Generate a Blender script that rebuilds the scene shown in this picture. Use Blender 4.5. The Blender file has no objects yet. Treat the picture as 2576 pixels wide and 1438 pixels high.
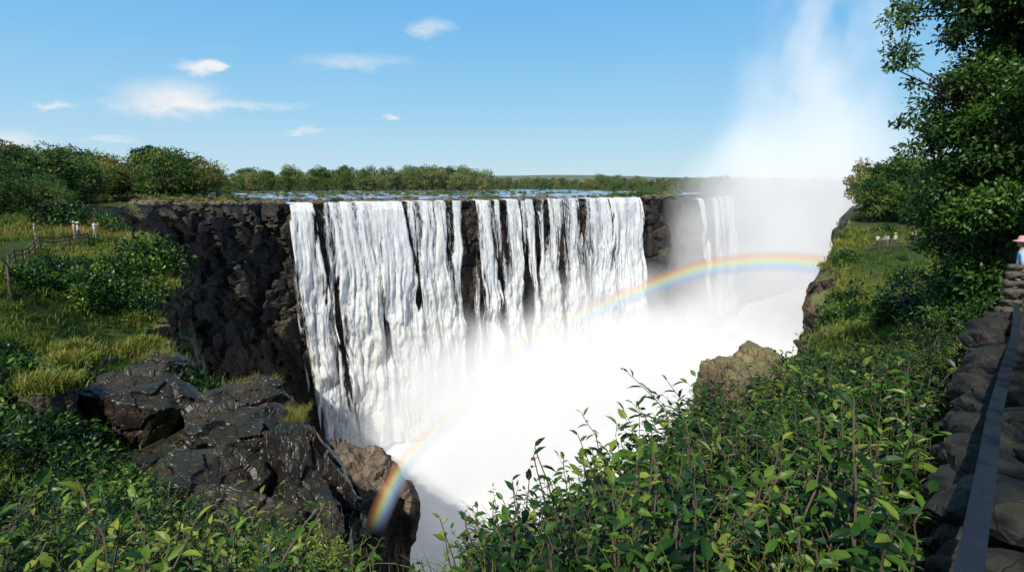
import bpy, bmesh, math, numpy as np, time
from mathutils import Vector, Matrix
T0=time.time()
rng=np.random.default_rng(7)
scene=bpy.context.scene
# ------------------------------------------------------------------ noise
def _h(ix,iy,iz,seed):
    n=(ix*374761393 ^ iy*668265263 ^ iz*1274126177 ^ (seed*974634777+12345))&0xffffffff
    n=((n^(n>>13))*1274126177)&0xffffffff
    n=((n^(n>>15))*2246822519)&0xffffffff
    return ((n^(n>>16))&0xffffffff)/4294967296.0
def vn(p,seed=0):
    p=np.asarray(p,float); f=np.floor(p); i=f.astype(np.int64); t=p-f; t=t*t*(3-2*t)
    r=0
    for a in (0,1):
        wx=t[:,0] if a else 1-t[:,0]
        for b in (0,1):
            wy=t[:,1] if b else 1-t[:,1]
            for c in (0,1):
                wz=t[:,2] if c else 1-t[:,2]
                r=r+wx*wy*wz*_h(i[:,0]+a,i[:,1]+b,i[:,2]+c,seed)
    return r*2-1
def fbm(p,o=4,seed=0):
    p=np.asarray(p,float); r=0; a=1; s=0
    for k in range(o):
        r=r+a*vn(p*(2**k)+k*17.3,seed+k); s+=a; a*=.5
    return r/s
def fbm2(x,y,sc,o=4,seed=0):
    x=np.asarray(x,float); y=np.asarray(y,float)
    return fbm(np.stack([x*sc,y*sc,np.zeros_like(x)+seed*.37],-1),o,seed)
def worley(p,seed=0):
    p=np.asarray(p,float); i=np.floor(p).astype(np.int64)
    f1=np.full(len(p),9.); f2=np.full(len(p),9.); cid=np.zeros(len(p))
    for a in (-1,0,1):
        for b in (-1,0,1):
            for c in (-1,0,1):
                x,y,z=i[:,0]+a,i[:,1]+b,i[:,2]+c
                q=np.stack([x+_h(x,y,z,seed),y+_h(x,y,z,seed+1),z+_h(x,y,z,seed+2)],-1)
                d=np.linalg.norm(q-p,axis=1)
                m=d<f1
                f2=np.where(m,f1,np.minimum(f2,d)); cid=np.where(m,_h(x,y,z,seed+3),cid); f1=np.where(m,d,f1)
    return f1,f2,cid
def sstep(a,b,x):
    t=np.clip((x-a)/(b-a),0,1); return t*t*(3-2*t)
# ------------------------------------------------------------------ mesh utils
def mk_mesh(name,V,F,mats,matidx=None,smooth=False,attrs=None,parent=None,link=True):
    V=np.asarray(V,np.float32); F=np.asarray(F,np.int32); k=F.shape[1]
    me=bpy.data.meshes.new(name)
    me.vertices.add(len(V)); me.vertices.foreach_set('co',V.ravel())
    me.loops.add(F.size); me.loops.foreach_set('vertex_index',F.ravel())
    me.polygons.add(len(F))
    me.polygons.foreach_set('loop_start',np.arange(0,F.size,k,dtype=np.int32))
    me.polygons.foreach_set('loop_total',np.full(len(F),k,np.int32))
    if matidx is not None: me.polygons.foreach_set('material_index',np.asarray(matidx,np.int32))
    me.polygons.foreach_set('use_smooth',np.full(len(F),bool(smooth)))
    me.update(calc_edges=True)
    for m in (mats if isinstance(mats,(list,tuple)) else [mats]): me.materials.append(m)
    for kx,v in (attrs or {}).items():
        a=me.attributes.new(kx,'FLOAT','POINT'); a.data.foreach_set('value',np.asarray(v,np.float32))
    ob=bpy.data.objects.new(name,me)
    if link: bpy.context.collection.objects.link(ob)
    if parent: ob.parent=parent
    return ob
class Acc:
    def __init__(s): s.V=[];s.F=[];s.M=[];s.T=[];s.n=0
    def add(s,V,F,mat=0,tint=.5):
        V=np.asarray(V,float);F=np.asarray(F,int)
        s.V.append(V);s.F.append(F+s.n);s.M.append(np.full(len(F),mat) if np.isscalar(mat) else np.asarray(mat))
        s.T.append(np.full(len(V),tint) if np.isscalar(tint) else np.asarray(tint)); s.n+=len(V)
    def get(s): return np.concatenate(s.V),np.concatenate(s.F),np.concatenate(s.M),np.concatenate(s.T)
    def inst(s,proto,R,P,dt=None):
        V,F,M,T=proto; N=len(P)
        W=np.einsum('nij,vj->nvi',R,V)+P[:,None,:]
        FF=F[None]+(np.arange(N)*len(V))[:,None,None]
        TT=np.repeat(T[None],N,0)
        if dt is not None: TT=TT+dt[:,None]
        s.add(W.reshape(-1,3),FF.reshape(-1,3),np.tile(M,N),TT.reshape(-1))
    def obj(s,name,mats,smooth=False,parent=None):
        V,F,M,T=s.get(); return mk_mesh(name,V,F,mats,M,smooth,{'tint':T},parent)
def rotz(a,sc=1):
    a=np.asarray(a,float);N=len(a);sc=np.broadcast_to(np.asarray(sc,float),(N,))
    R=np.zeros((N,3,3));c,s_=np.cos(a),np.sin(a)
    R[:,0,0]=c;R[:,0,1]=-s_;R[:,1,0]=s_;R[:,1,1]=c;R[:,2,2]=1
    return R*sc[:,None,None]
def norm(v): return v/np.maximum(np.linalg.norm(v,axis=-1,keepdims=True),1e-9)
def frames(d,n):
    d=norm(d); s=norm(np.cross(n,d)); m=np.cross(d,s)
    return np.stack([d,s,m],-1)
def tube(pts,rad,k=5):
    pts=np.asarray(pts,float);n=len(pts);rad=np.broadcast_to(np.asarray(rad,float),(n,))
    t=norm(np.gradient(pts,axis=0)); ref=np.where(np.abs(t[:,2:3])>.9,np.array([[1.,0,0]]),np.array([[0,0,1.]]))
    a=norm(np.cross(t,ref));b=np.cross(t,a)
    th=np.arange(k)/k*2*np.pi
    V=pts[:,None]+rad[:,None,None]*(np.cos(th)[None,:,None]*a[:,None]+np.sin(th)[None,:,None]*b[:,None])
    V=V.reshape(-1,3);F=[]
    for i in range(n-1):
        for j in range(k):
            A=i*k+j;B=i*k+(j+1)%k;C=A+k;D=B+k
            F+=[(A,B,D),(A,D,C)]
    e=len(V);V=np.vstack([V,pts[0],pts[-1]])
    for j in range(k):
        F.append((e,(j+1)%k,j));F.append((e+1,(n-1)*k+j,(n-1)*k+(j+1)%k))
    return V,np.array(F)
# ------------------------------------------------------------------ materials
def new_mat(name):
    m=bpy.data.materials.new(name); m.use_nodes=True; nt=m.node_tree; nt.nodes.clear()
    out=nt.nodes.new('ShaderNodeOutputMaterial'); return m,nt,out
def N(nt,t,**kw):
    n=nt.nodes.new(t)
    for k,v in kw.items(): setattr(n,k,v)
    return n
def ramp(nt,fac,stops):
    r=nt.nodes.new('ShaderNodeValToRGB'); e=r.color_ramp.elements
    while len(e)<len(stops): e.new(.5)
    for i,(p,c) in enumerate(stops): e[i].position=p; e[i].color=(*c,1) if len(c)==3 else c
    nt.links.new(fac,r.inputs[0]); return r
def M2(nt,op,a,b=None,c=None,clamp=False):
    n=nt.nodes.new('ShaderNodeMath'); n.operation=op; n.use_clamp=clamp
    for i,v in enumerate((a,b,c)):
        if v is None: continue
        if isinstance(v,(int,float)): n.inputs[i].default_value=v
        else: nt.links.new(v,n.inputs[i])
    return n.outputs[0]
def noise_node(nt,scale,detail=4,vec=None,rough=.55):
    n=nt.nodes.new('ShaderNodeTexNoise'); n.inputs['Scale'].default_value=scale; n.inputs['Detail'].default_value=detail; n.inputs['Roughness'].default_value=rough
    if vec is None:
        g=nt.nodes.new('ShaderNodeNewGeometry'); vec=g.outputs['Position']
    nt.links.new(vec,n.inputs['Vector']); return n.outputs['Fac']
def mixc(nt,f,a,b):
    n=nt.nodes.new('ShaderNodeMix'); n.data_type='RGBA'
    if isinstance(f,(int,float)): n.inputs[0].default_value=f
    else: nt.links.new(f,n.inputs[0])
    for i,v in ((6,a),(7,b)):
        if isinstance(v,tuple): n.inputs[i].default_value=(*v,1)
        else: nt.links.new(v,n.inputs[i])
    return n.outputs[2]
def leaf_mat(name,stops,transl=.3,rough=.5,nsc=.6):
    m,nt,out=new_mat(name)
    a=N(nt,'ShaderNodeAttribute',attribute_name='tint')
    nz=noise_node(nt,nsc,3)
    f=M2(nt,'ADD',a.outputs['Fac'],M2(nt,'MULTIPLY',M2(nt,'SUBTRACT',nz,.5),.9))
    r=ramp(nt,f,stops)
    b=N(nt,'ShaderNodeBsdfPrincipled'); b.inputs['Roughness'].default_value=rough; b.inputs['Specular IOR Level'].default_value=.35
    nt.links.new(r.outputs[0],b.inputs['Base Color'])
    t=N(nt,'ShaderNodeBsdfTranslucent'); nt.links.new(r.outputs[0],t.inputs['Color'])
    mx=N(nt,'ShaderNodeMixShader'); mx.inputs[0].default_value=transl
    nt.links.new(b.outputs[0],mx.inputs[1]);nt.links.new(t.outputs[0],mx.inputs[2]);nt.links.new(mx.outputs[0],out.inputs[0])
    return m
def simple(name,col,rough=.7,nsc=8,var=.35,metal=0,bump=.2):
    m,nt,out=new_mat(name); b=N(nt,'ShaderNodeBsdfPrincipled'); b.inputs['Roughness'].default_value=rough; b.inputs['Metallic'].default_value=metal
    tc=N(nt,'ShaderNodeTexCoord'); nz=noise_node(nt,nsc,5,tc.outputs['Object'])
    c=mixc(nt,nz,tuple(x*(1-var) for x in col),tuple(min(1,x*(1+var)) for x in col))
    nt.links.new(c,b.inputs['Base Color'])
    bp=N(nt,'ShaderNodeBump'); bp.inputs['Strength'].default_value=bump; bp.inputs['Distance'].default_value=.05; nt.links.new(nz,bp.inputs['Height']); nt.links.new(bp.outputs[0],b.inputs['Normal'])
    nt.links.new(b.outputs[0],out.inputs[0]); return m

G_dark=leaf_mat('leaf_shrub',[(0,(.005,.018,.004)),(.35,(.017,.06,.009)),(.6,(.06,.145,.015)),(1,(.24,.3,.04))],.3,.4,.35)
G_tree=leaf_mat('leaf_tree',[(0,(.01,.03,.006)),(.4,(.028,.075,.011)),(.75,(.08,.165,.018)),(1,(.16,.24,.03))],.28,.42,.5)
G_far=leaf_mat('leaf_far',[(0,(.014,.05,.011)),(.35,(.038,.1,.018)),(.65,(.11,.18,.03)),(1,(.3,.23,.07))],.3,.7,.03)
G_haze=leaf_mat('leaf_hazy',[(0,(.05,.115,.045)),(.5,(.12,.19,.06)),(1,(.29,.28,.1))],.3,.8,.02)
G_grass=leaf_mat('grass_blades',[(0,(.025,.07,.008)),(.35,(.075,.145,.015)),(.7,(.22,.26,.03)),(1,(.38,.28,.08))],.35,.6,.25)
bark=simple('bark',(.09,.065,.045),.9,6)
def rock_mat(name,dark,brown,moss,mossamt,rough,scale=.25):
    m,nt,out=new_mat(name)
    g=N(nt,'ShaderNodeNewGeometry')
    n1=noise_node(nt,scale,6); n2=noise_node(nt,scale*5,6,rough=.65)
    mp=N(nt,'ShaderNodeMapping'); mp.inputs['Scale'].default_value=(1,1,.3); nt.links.new(g.outputs['Position'],mp.inputs[0])
    n3=noise_node(nt,scale*3,5,mp.outputs[0])
    mpl=N(nt,'ShaderNodeMapping'); mpl.inputs['Scale'].default_value=(.25,.25,1.6); nt.links.new(g.outputs['Position'],mpl.inputs[0])
    n4=noise_node(nt,scale*1.6,4,mpl.outputs[0])
    vo=nt.nodes.new('ShaderNodeTexVoronoi'); vo.feature='DISTANCE_TO_EDGE'; vo.inputs['Scale'].default_value=scale*3.2
    mpv=N(nt,'ShaderNodeMapping'); mpv.inputs['Scale'].default_value=(1,1,.6); nt.links.new(g.outputs['Position'],mpv.inputs[0])
    add=N(nt,'ShaderNodeVectorMath',operation='MULTIPLY_ADD'); nz3=nt.nodes.new('ShaderNodeTexNoise'); nz3.inputs['Scale'].default_value=scale*4
    nt.links.new(g.outputs['Position'],nz3.inputs['Vector']); nt.links.new(nz3.outputs['Color'],add.inputs[0]); add.inputs[1].default_value=(.5/scale*.3,)*3; nt.links.new(mpv.outputs[0],add.inputs[2]); nt.links.new(add.outputs[0],vo.inputs['Vector'])
    crack=ramp(nt,vo.outputs['Distance'],[(0,(0,0,0)),(.07,(1,1,1))]).outputs[0]
    c=mixc(nt,ramp(nt,n1,[(.42,(0,0,0)),(.66,(1,1,1))]).outputs[0],dark,brown)
    c=mixc(nt,M2(nt,'MULTIPLY',ramp(nt,n3,[(.5,(0,0,0)),(.75,(1,1,1))]).outputs[0],.6),c,tuple(x*.35 for x in dark))
    c=mixc(nt,M2(nt,'MULTIPLY',ramp(nt,n4,[(.5,(0,0,0)),(.72,(1,1,1))]).outputs[0],.45),c,tuple(min(1,x*1.7) for x in brown))
    c=mixc(nt,crack,tuple(x*.4 for x in dark),c)
    sx=N(nt,'ShaderNodeSeparateXYZ'); nt.links.new(g.outputs['Normal'],sx.inputs[0])
    up=M2(nt,'ADD',sx.outputs[2],M2(nt,'MULTIPLY',M2(nt,'SUBTRACT',n2,.5),1.1))
    mf=ramp(nt,up,[(.45,(0,0,0)),(.75,(1,1,1))]).outputs[0]
    c=mixc(nt,M2(nt,'MULTIPLY',mf,mossamt),c,moss)
    b=N(nt,'ShaderNodeBsdfPrincipled'); b.inputs['Roughness'].default_value=rough; nt.links.new(c,b.inputs['Base Color'])
    bp=N(nt,'ShaderNodeBump'); bp.inputs['Strength'].default_value=.8; bp.inputs['Distance'].default_value=.03/scale
    nt.links.new(M2(nt,'ADD',M2(nt,'ADD',n2,n3),M2(nt,'MULTIPLY',crack,.6)),bp.inputs['Height']); nt.links.new(bp.outputs[0],b.inputs['Normal'])
    nt.links.new(b.outputs[0],out.inputs[0]); return m
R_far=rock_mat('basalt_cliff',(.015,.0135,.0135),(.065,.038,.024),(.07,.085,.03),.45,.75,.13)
R_near=rock_mat('basalt_bank',(.04,.03,.023),(.13,.08,.043),(.11,.14,.03),1,.8,.35)
R_wet=rock_mat('wet_basalt',(.012,.01,.009),(.042,.028,.02),(.08,.1,.025),.12,.4,.8)
R_tan=rock_mat('tan_basalt',(.1,.075,.05),(.22,.15,.09),(.13,.17,.04),.4,.7,.9)
R_mid=rock_mat('misty_basalt',(.09,.07,.055),(.2,.14,.095),(.12,.12,.05),.2,.7,.5)
def ground_mat():
    m,nt,out=new_mat('ground_soil_grass')
    n1=noise_node(nt,.05,5); n2=noise_node(nt,1.4,5)
    c=ramp(nt,n1,[(.3,(.03,.06,.012)),(.5,(.06,.09,.022)),(.65,(.1,.11,.035)),(.8,(.17,.11,.06))]).outputs[0]
    c=mixc(nt,M2(nt,'MULTIPLY',n2,.8),c,(.02,.03,.008))
    b=N(nt,'ShaderNodeBsdfPrincipled'); b.inputs['Roughness'].default_value=.95; b.inputs['Specular IOR Level'].default_value=.1; nt.links.new(c,b.inputs['Base Color'])
    bp=N(nt,'ShaderNodeBump'); bp.inputs['Strength'].default_value=.6; bp.inputs['Distance'].default_value=.15; nt.links.new(n2,bp.inputs['Height']); nt.links.new(bp.outputs[0],b.inputs['Normal'])
    nt.links.new(b.outputs[0],out.inputs[0]); return m
GM=ground_mat()
# ------------------------------------------------------------------ gorge outline (world metres)
gorge=np.array([(-79,120),(-60,150),(-8,178),(45,206),(55,216),(66,243),(87,270),(130,330),(200,400),(330,520),(420,560),
 (400,470),(200,300),(110,186),(66,112),(51,88),(44,77),(36,62),(29,48),(21,36),(14,26),(9.5,21),(7.2,19),(5.2,15.5),(3.8,11),(2,8.6),(0,7.2),(-1.6,6.4),(-3.2,8.2),(-4.6,13),
 (-5.2,17.5),(-8,22.5),(-12,25.5),(-17,28),(-21.5,32.5),(-25,37),(-27.5,42),(-28.5,47),(-33,53),(-38.5,57),(-48,66),(-62,82),(-74,102)],float)
def chaikin(P,it=1):
    for _ in range(it):
        Q=np.roll(P,-1,0); P=np.stack([.8*P+.2*Q,.2*P+.8*Q],1).reshape(-1,2)
    return P
GP=chaikin(gorge,1)
def sdf(x,y,P=GP):
    x=np.asarray(x,float).ravel();y=np.asarray(y,float).ravel();out=np.empty(len(x))
    A=P;B=np.roll(P,-1,0)
    for s in range(0,len(x),60000):
        px=x[s:s+60000,None];py=y[s:s+60000,None]
        ex=B[:,0]-A[:,0];ey=B[:,1]-A[:,1]
        t=np.clip(((px-A[:,0])*ex+(py-A[:,1])*ey)/(ex*ex+ey*ey),0,1)
        d=np.sqrt((px-A[:,0]-t*ex)**2+(py-A[:,1]-t*ey)**2).min(1)
        c=((A[:,1]>py)!=(B[:,1]>py))&(px<(B[:,0]-A[:,0])*(py-A[:,1])/(B[:,1]-A[:,1]+1e-12)+A[:,0])
        ins=c.sum(1)%2==1
        out[s:s+60000]=np.where(ins,d,-d)
    return out   # >0 inside gorge
ctrl=np.array([(0,0,-1.75),(-3,-3,-1.7),(4,-4,-1.7),(0,2,-2.8),(0,4,-3.9),(0,6.5,-5.0),(-1.5,6.3,-5.8),(-3,6,-5.7),(-5,6,-5.1),(-3,3,-3.7),(-8,6,-4.8),(-12,8,-4.9),(-3.5,8.5,-6.9),(-1.5,4,-4.2),
 (-6,10,-7.5),(-10,12,-7.4),(-13,14,-7.3),(-18,16,-6.6),(-9,17,-10),(-6,15,-10.6),(-14,20,-9.8),(-10,21,-10.2),(-17,27,-10.3),(-12,25,-11),
 (-22,25,-8.6),(-25,33,-9),(-20,20,-7.2),(-29,32,-5.6),(-34,38,-5.6),(-28,44,-7.7),(-33,48,-6.3),(-39,53,-5.6),(-41,50,-5.5),(-45,40,-5),(-45,60,-4.8),(-60,60,-3.5),(-55,75,-5),(-90,80,-3),(-75,105,-5),
 (-80,120,-4.9),(-62,152,-5.5),(-100,150,-4.5),(-90,200,-5),(-8,180,-5.9),(45,208,-5.9),(20,260,-6),(-40,250,-6),(87,272,-7.6),(70,300,-7),(130,332,-9),(200,402,-9),
 (3,8.5,-5.1),(2,5,-4.2),(4,5,-3.6),(6.5,10,-5.1),(4.5,8,-4.9),(6,13,-6.2),(8,17,-7.2),(12,20,-6.6),(10,14,-5.5),(15,23,-6.8),(15,26,-8.6),(22,34,-8.6),(22,36.5,-11),(30,46,-9.8),(37,60,-8.8),(45,74,-8.2),(48,70,-8),(60,70,-7.5),(64,105,-8),(80,120,-7.5),(110,180,-8),(200,290,-8),
 (2.2,2.2,-2.6),(4.4,4.6,-2.8),(8.4,9.3,-3.1),(11.5,12.5,-2.95),(6,3,-2.4),(20,14,-3.2),(30,25,-4.5),(45,45,-6.5),(3,0,-1.9)],float)
_A=np.linalg.norm(ctrl[:,None,:2]-ctrl[None,:,:2],axis=2)
_n=len(ctrl);_K=np.zeros((_n+1,_n+1));_K[:_n,:_n]=-_A+np.eye(_n)*-.15;_K[:_n,_n]=1;_K[_n,:_n]=1
_w=np.linalg.solve(_K,np.append(ctrl[:,2],0))
def H(x,y):
    x=np.asarray(x,float).ravel();y=np.asarray(y,float).ravel();o=np.empty(len(x))
    for s in range(0,len(x),60000):
        d=np.sqrt((x[s:s+60000,None]-ctrl[:,0])**2+(y[s:s+60000,None]-ctrl[:,1])**2)
        o[s:s+60000]=-(d@_w[:_n])+_w[_n]
    r=np.hypot(x,y); t=sstep(230,420,r)
    return o*(1-t)+(-6.3)*t
LP0=np.array([-60.,150.]);LP1=np.array([45.,206.])
pathl=np.array([(-34,37.5),(-36,39),(-42.5,49),(-41.5,53),(-40,54.5)],float)
pathr=np.array([(42.5,67),(46,70),(52,72),(60,70)],float)
def dpoly(x,y,P):
    xy=np.stack([x,y],1);o=np.full(len(xy),1e9)
    for a,b in zip(P[:-1],P[1:]):
        e=b-a;t=np.clip(((xy-a)@e)/(e@e),0,1);o=np.minimum(o,np.linalg.norm(xy-a-t[:,None]*e,axis=1))
    return o
def sight(x,y):   # low ground between the viewpoints
    return ((x<-.66*y)&(y>18)&(y<53))|((x>.6*y)&(x<.76*y)&(y>38)&(y<74))
def inriver(x,y):
    d=norm((LP1-LP0)[None])[0]; n=np.array([-d[1],d[0]])
    rx=(x-LP0[0])*d[0]+(y-LP0[1])*d[1]; ry=(x-LP0[0])*n[0]+(y-LP0[1])*n[1]
    return sstep(-14,2,rx+ry*.25)*sstep(215,170,rx-ry*1.0)*sstep(-6,0,ry)*sstep(190,120,ry)
def gz(x,y):
    x=np.asarray(x,float).ravel();y=np.asarray(y,float).ravel()
    r=np.hypot(x,y); z=H(x,y)
    z=z+fbm2(x,y,.35,4,3)*np.clip(r*.02,.08,.45)+fbm2(x,y,.04,4,5)*np.clip((r-90)*.01,0,1.2)*(r<600)+fbm2(x,y,.0015,3,8)*8*sstep(700,2500,r)
    fl=sstep(.8,4.5,dpoly(x,y,pathl))*sstep(2.5,8,dpoly(x,y,pathr))
    bump=fbm2(x,y,.17,4,15)*1.9-.1
    wl_=sstep(-.62,-.72,x/np.maximum(y,.1))*sstep(16,24,y)*sstep(62,54,y)
    bump=bump*(1-wl_)+(np.minimum(bump*1.3,.0)-.25)*wl_
    z=z+bump*sstep(10,24,r)*sstep(120,80,r)*fl+fbm2(x,y,.5,3,16)*.35*sstep(3,7,r)*sstep(40,20,r)*sstep(.86,.76,x/np.maximum(y,.1))*(1-.6*wl_)
    k=inriver(x,y)
    zr=-6.25+fbm2(x,y,.07,4,11)*1.15+fbm2(x,y,.4,3,12)*.35
    return z*(1-k)+zr*k
na,nr=860,620
ang=np.radians(np.linspace(-88,88,na)); rr=np.concatenate([[0.3],np.geomspace(.9,9000,nr-1)])
AA,RR=np.meshgrid(ang,rr); X=(RR*np.sin(AA)).ravel();Y=(RR*np.cos(AA)).ravel()
Z=gz(X,Y); S=sdf(X,Y)
idx=np.arange(na*nr).reshape(nr,na)
F=np.stack([idx[:-1,:-1],idx[:-1,1:],idx[1:,1:],idx[1:,:-1]],-1).reshape(-1,4)[:,::-1]
keep=~(S[F]>0).any(1)
ground=mk_mesh('ground',np.stack([X,Y,Z],1),F[keep],GM,smooth=True)
print('ground',time.time()-T0)
mk_mesh('ground_behind',[(-400,-.2,-2.2),(400,-.2,-2.2),(400,-400,-2.2),(-400,-400,-2.2)],[(3,2,1,0)],GM)
# ------------------------------------------------------------------ gorge cliffs
def resample(P,fn):
    out=[];Q=np.roll(P,-1,0)
    for a,b in zip(P,Q):
        L=np.linalg.norm(b-a); n=max(1,int(round(L/fn((a+b)/2))))
        for i in range(n): out.append(a+(b-a)*i/n)
    return np.array(out)
RM=resample(GP,lambda p:max(.22,.0042*np.hypot(*p)))
tan=norm(np.roll(RM,-3,0)-np.roll(RM,3,0)); nin=np.stack([tan[:,1],-tan[:,0]],1)
ts=sdf(*(RM+nin*.3).T)
if (ts>0).mean()<.5: nin=-nin
NR=160; q=np.linspace(0,1,NR)**1.5
cz=gz(RM[:,0],RM[:,1]); nc=len(RM)
rd=np.hypot(RM[:,0],RM[:,1])
farside=((RM[:,1]>118)&(RM[:,0]<135))|(RM[:,1]>300)
farw=np.convolve(np.concatenate([farside[-15:],farside,farside[:15]]).astype(float),np.ones(31)/31,'valid')
D=(cz+80)[:,None]*q[None]
px=RM[:,0][:,None]+0*D;py=RM[:,1][:,None]+0*D;pz=cz[:,None]-D
slope=(.05*farw+.17*(1-farw))[:,None]
off=slope*D
P3=np.stack([px,py,pz],-1).reshape(-1,3)
amp=(np.clip(D/3,0,1)*(2.9*farw+1.5*(1-farw))[:,None]).ravel()
wp=fbm(P3*.12,3,4)[:,None]*np.array([[.8,.8,.3]])
f1,f2,cid=worley(P3*np.array([.17,.17,.10])+wp*.35,21)
g1,g2,gid=worley(P3*np.array([.5,.5,.36]),31)
k1,k2,kid=worley(P3*np.array([.07,.07,.16]),37)
nearw=np.repeat(1-farw,NR)
h1,h2,hid=worley(P3*1.1,41)
disp=amp*((cid-.5)*1.0+(gid-.5)*.6+(kid-.5)*.9+fbm(P3*.05,4,9)*.8)+ (hid-.5)*.45*nearw*np.clip(D.ravel(),0,1)
offt=(off.ravel()+disp)
nn=np.repeat(nin,NR,0)
# keep the rock behind the water, where it has been worn back
wfm=np.repeat(sstep(-3,1,(RM-LP0)@norm((LP1-LP0)[None])[0])*(np.abs((RM-LP0)@np.array([norm((LP1-LP0)[None])[0][1],-norm((LP1-LP0)[None])[0][0]]))<4)*(RM[:,1]>140),NR)
offt=offt-wfm*np.clip(offt-1.0,0,9)*.6
P3[:,:2]+=nn*offt[:,None]
P3[:,2]+=(gid-.5)*.8*np.clip(D.ravel()/5,0,1)
inl=[]
for o in (2.5,1.2,.5):
    p=RM-nin*o*np.clip(rd/60,.25,1.7)[:,None]; inl.append(np.column_stack([p,gz(p[:,0],p[:,1])-.1*o]))
Pm=P3.reshape(nc,NR,3)
Pm=np.concatenate([np.stack(inl,1),Pm],1); NR2=NR+3
idx=np.arange(nc*NR2).reshape(nc,NR2); nx=np.roll(idx,-1,0)
F=np.stack([idx[:,:-1],idx[:,1:],nx[:,1:],nx[:,:-1]],-1).reshape(-1,4)
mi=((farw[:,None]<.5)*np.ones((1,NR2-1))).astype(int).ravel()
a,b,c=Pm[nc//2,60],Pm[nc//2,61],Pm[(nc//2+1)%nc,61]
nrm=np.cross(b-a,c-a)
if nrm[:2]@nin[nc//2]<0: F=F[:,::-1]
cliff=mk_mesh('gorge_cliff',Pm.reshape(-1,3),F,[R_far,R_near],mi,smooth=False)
print('cliff',nc,time.time()-T0)
Pc=Pm.reshape(-1,3)
fa=np.cross(Pc[F[:,1]]-Pc[F[:,0]],Pc[F[:,2]]-Pc[F[:,0]]); fn=norm(fa); fcn=Pc[F].mean(1)
mk_mesh('gorge_floor',[(-160,0,-81),(500,0,-81),(500,650,-81),(-160,650,-81)],[(0,1,2,3)],R_far)
# ------------------------------------------------------------------ foam
def water_white():
    m,nt,out=new_mat('spray_white')
    n=noise_node(nt,.12,4)
    c=mixc(nt,n,(.72,.75,.78),(.9,.9,.9))
    d=N(nt,'ShaderNodeBsdfDiffuse'); nt.links.new(c,d.inputs[0]); nt.links.new(d.outputs[0],out.inputs[0]); return m
WW=water_white()
gx_,gy_=np.meshgrid(np.linspace(-100,300,300),np.linspace(15,460,330))
x=gx_.ravel();y=gy_.ravel()
dd=norm((LP1-LP0)[None])[0]; nl=np.array([dd[1],-dd[0]])
z=-75+fbm2(x,y,.06,5,51)*4
Fg=np.arange(300*330).reshape(330,300)
F=np.stack([Fg[:-1,:-1],Fg[:-1,1:],Fg[1:,1:],Fg[1:,:-1]],-1).reshape(-1,4)
foam=mk_mesh('foaming_water',np.stack([x,y,z],1),F,WW,smooth=True)
# ------------------------------------------------------------------ river
def river_mat():
    m,nt,out=new_mat('river_water')
    g=N(nt,'ShaderNodeNewGeometry'); mp=N(nt,'ShaderNodeMapping'); mp.inputs['Rotation'].default_value=(0,0,-.49); mp.inputs['Scale'].default_value=(1,.45,1)
    nt.links.new(g.outputs['Position'],mp.inputs[0])
    n1=noise_node(nt,.22,6,mp.outputs[0],.65)
    c=ramp(nt,n1,[(.40,(.03,.08,.14)),(.53,(.12,.21,.3)),(.6,(.8,.84,.86))])
    b=N(nt,'ShaderNodeBsdfPrincipled'); b.inputs['Roughness'].default_value=.25; nt.links.new(c.outputs[0],b.inputs['Base Color'])
    bp=N(nt,'ShaderNodeBump'); bp.inputs['Strength'].default_value=.5; bp.inputs['Distance'].default_value=.4; nt.links.new(n1,bp.inputs['Height']); nt.links.new(bp.outputs[0],b.inputs['Normal'])
    nt.links.new(b.outputs[0],out.inputs[0]); return m
RV=river_mat()
sg=np.linspace(-60,200,360); tg=np.linspace(-.6,200,200)
SG,TG=np.meshgrid(sg,tg); nb=-nl
x=(LP0[0]+dd[0]*SG+nb[0]*TG).ravel(); y=(LP0[1]+dd[1]*SG+nb[1]*TG).ravel()
z=np.full(len(x),-5.95)+fbm2(x,y,.3,3,61)*.12
idx=np.arange(360*200).reshape(200,360)
F=np.stack([idx[:-1,:-1],idx[:-1,1:],idx[1:,1:],idx[1:,:-1]],-1).reshape(-1,4)
S=sdf(x,y); ok_=(SG.ravel()>-.6)|(TG.ravel()>14-SG.ravel()*1.1); keep=(S[F]<.7).all(1)&ok_[F].all(1)
river=mk_mesh('river',np.stack([x,y,z],1),F[keep],RV,smooth=True)
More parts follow.
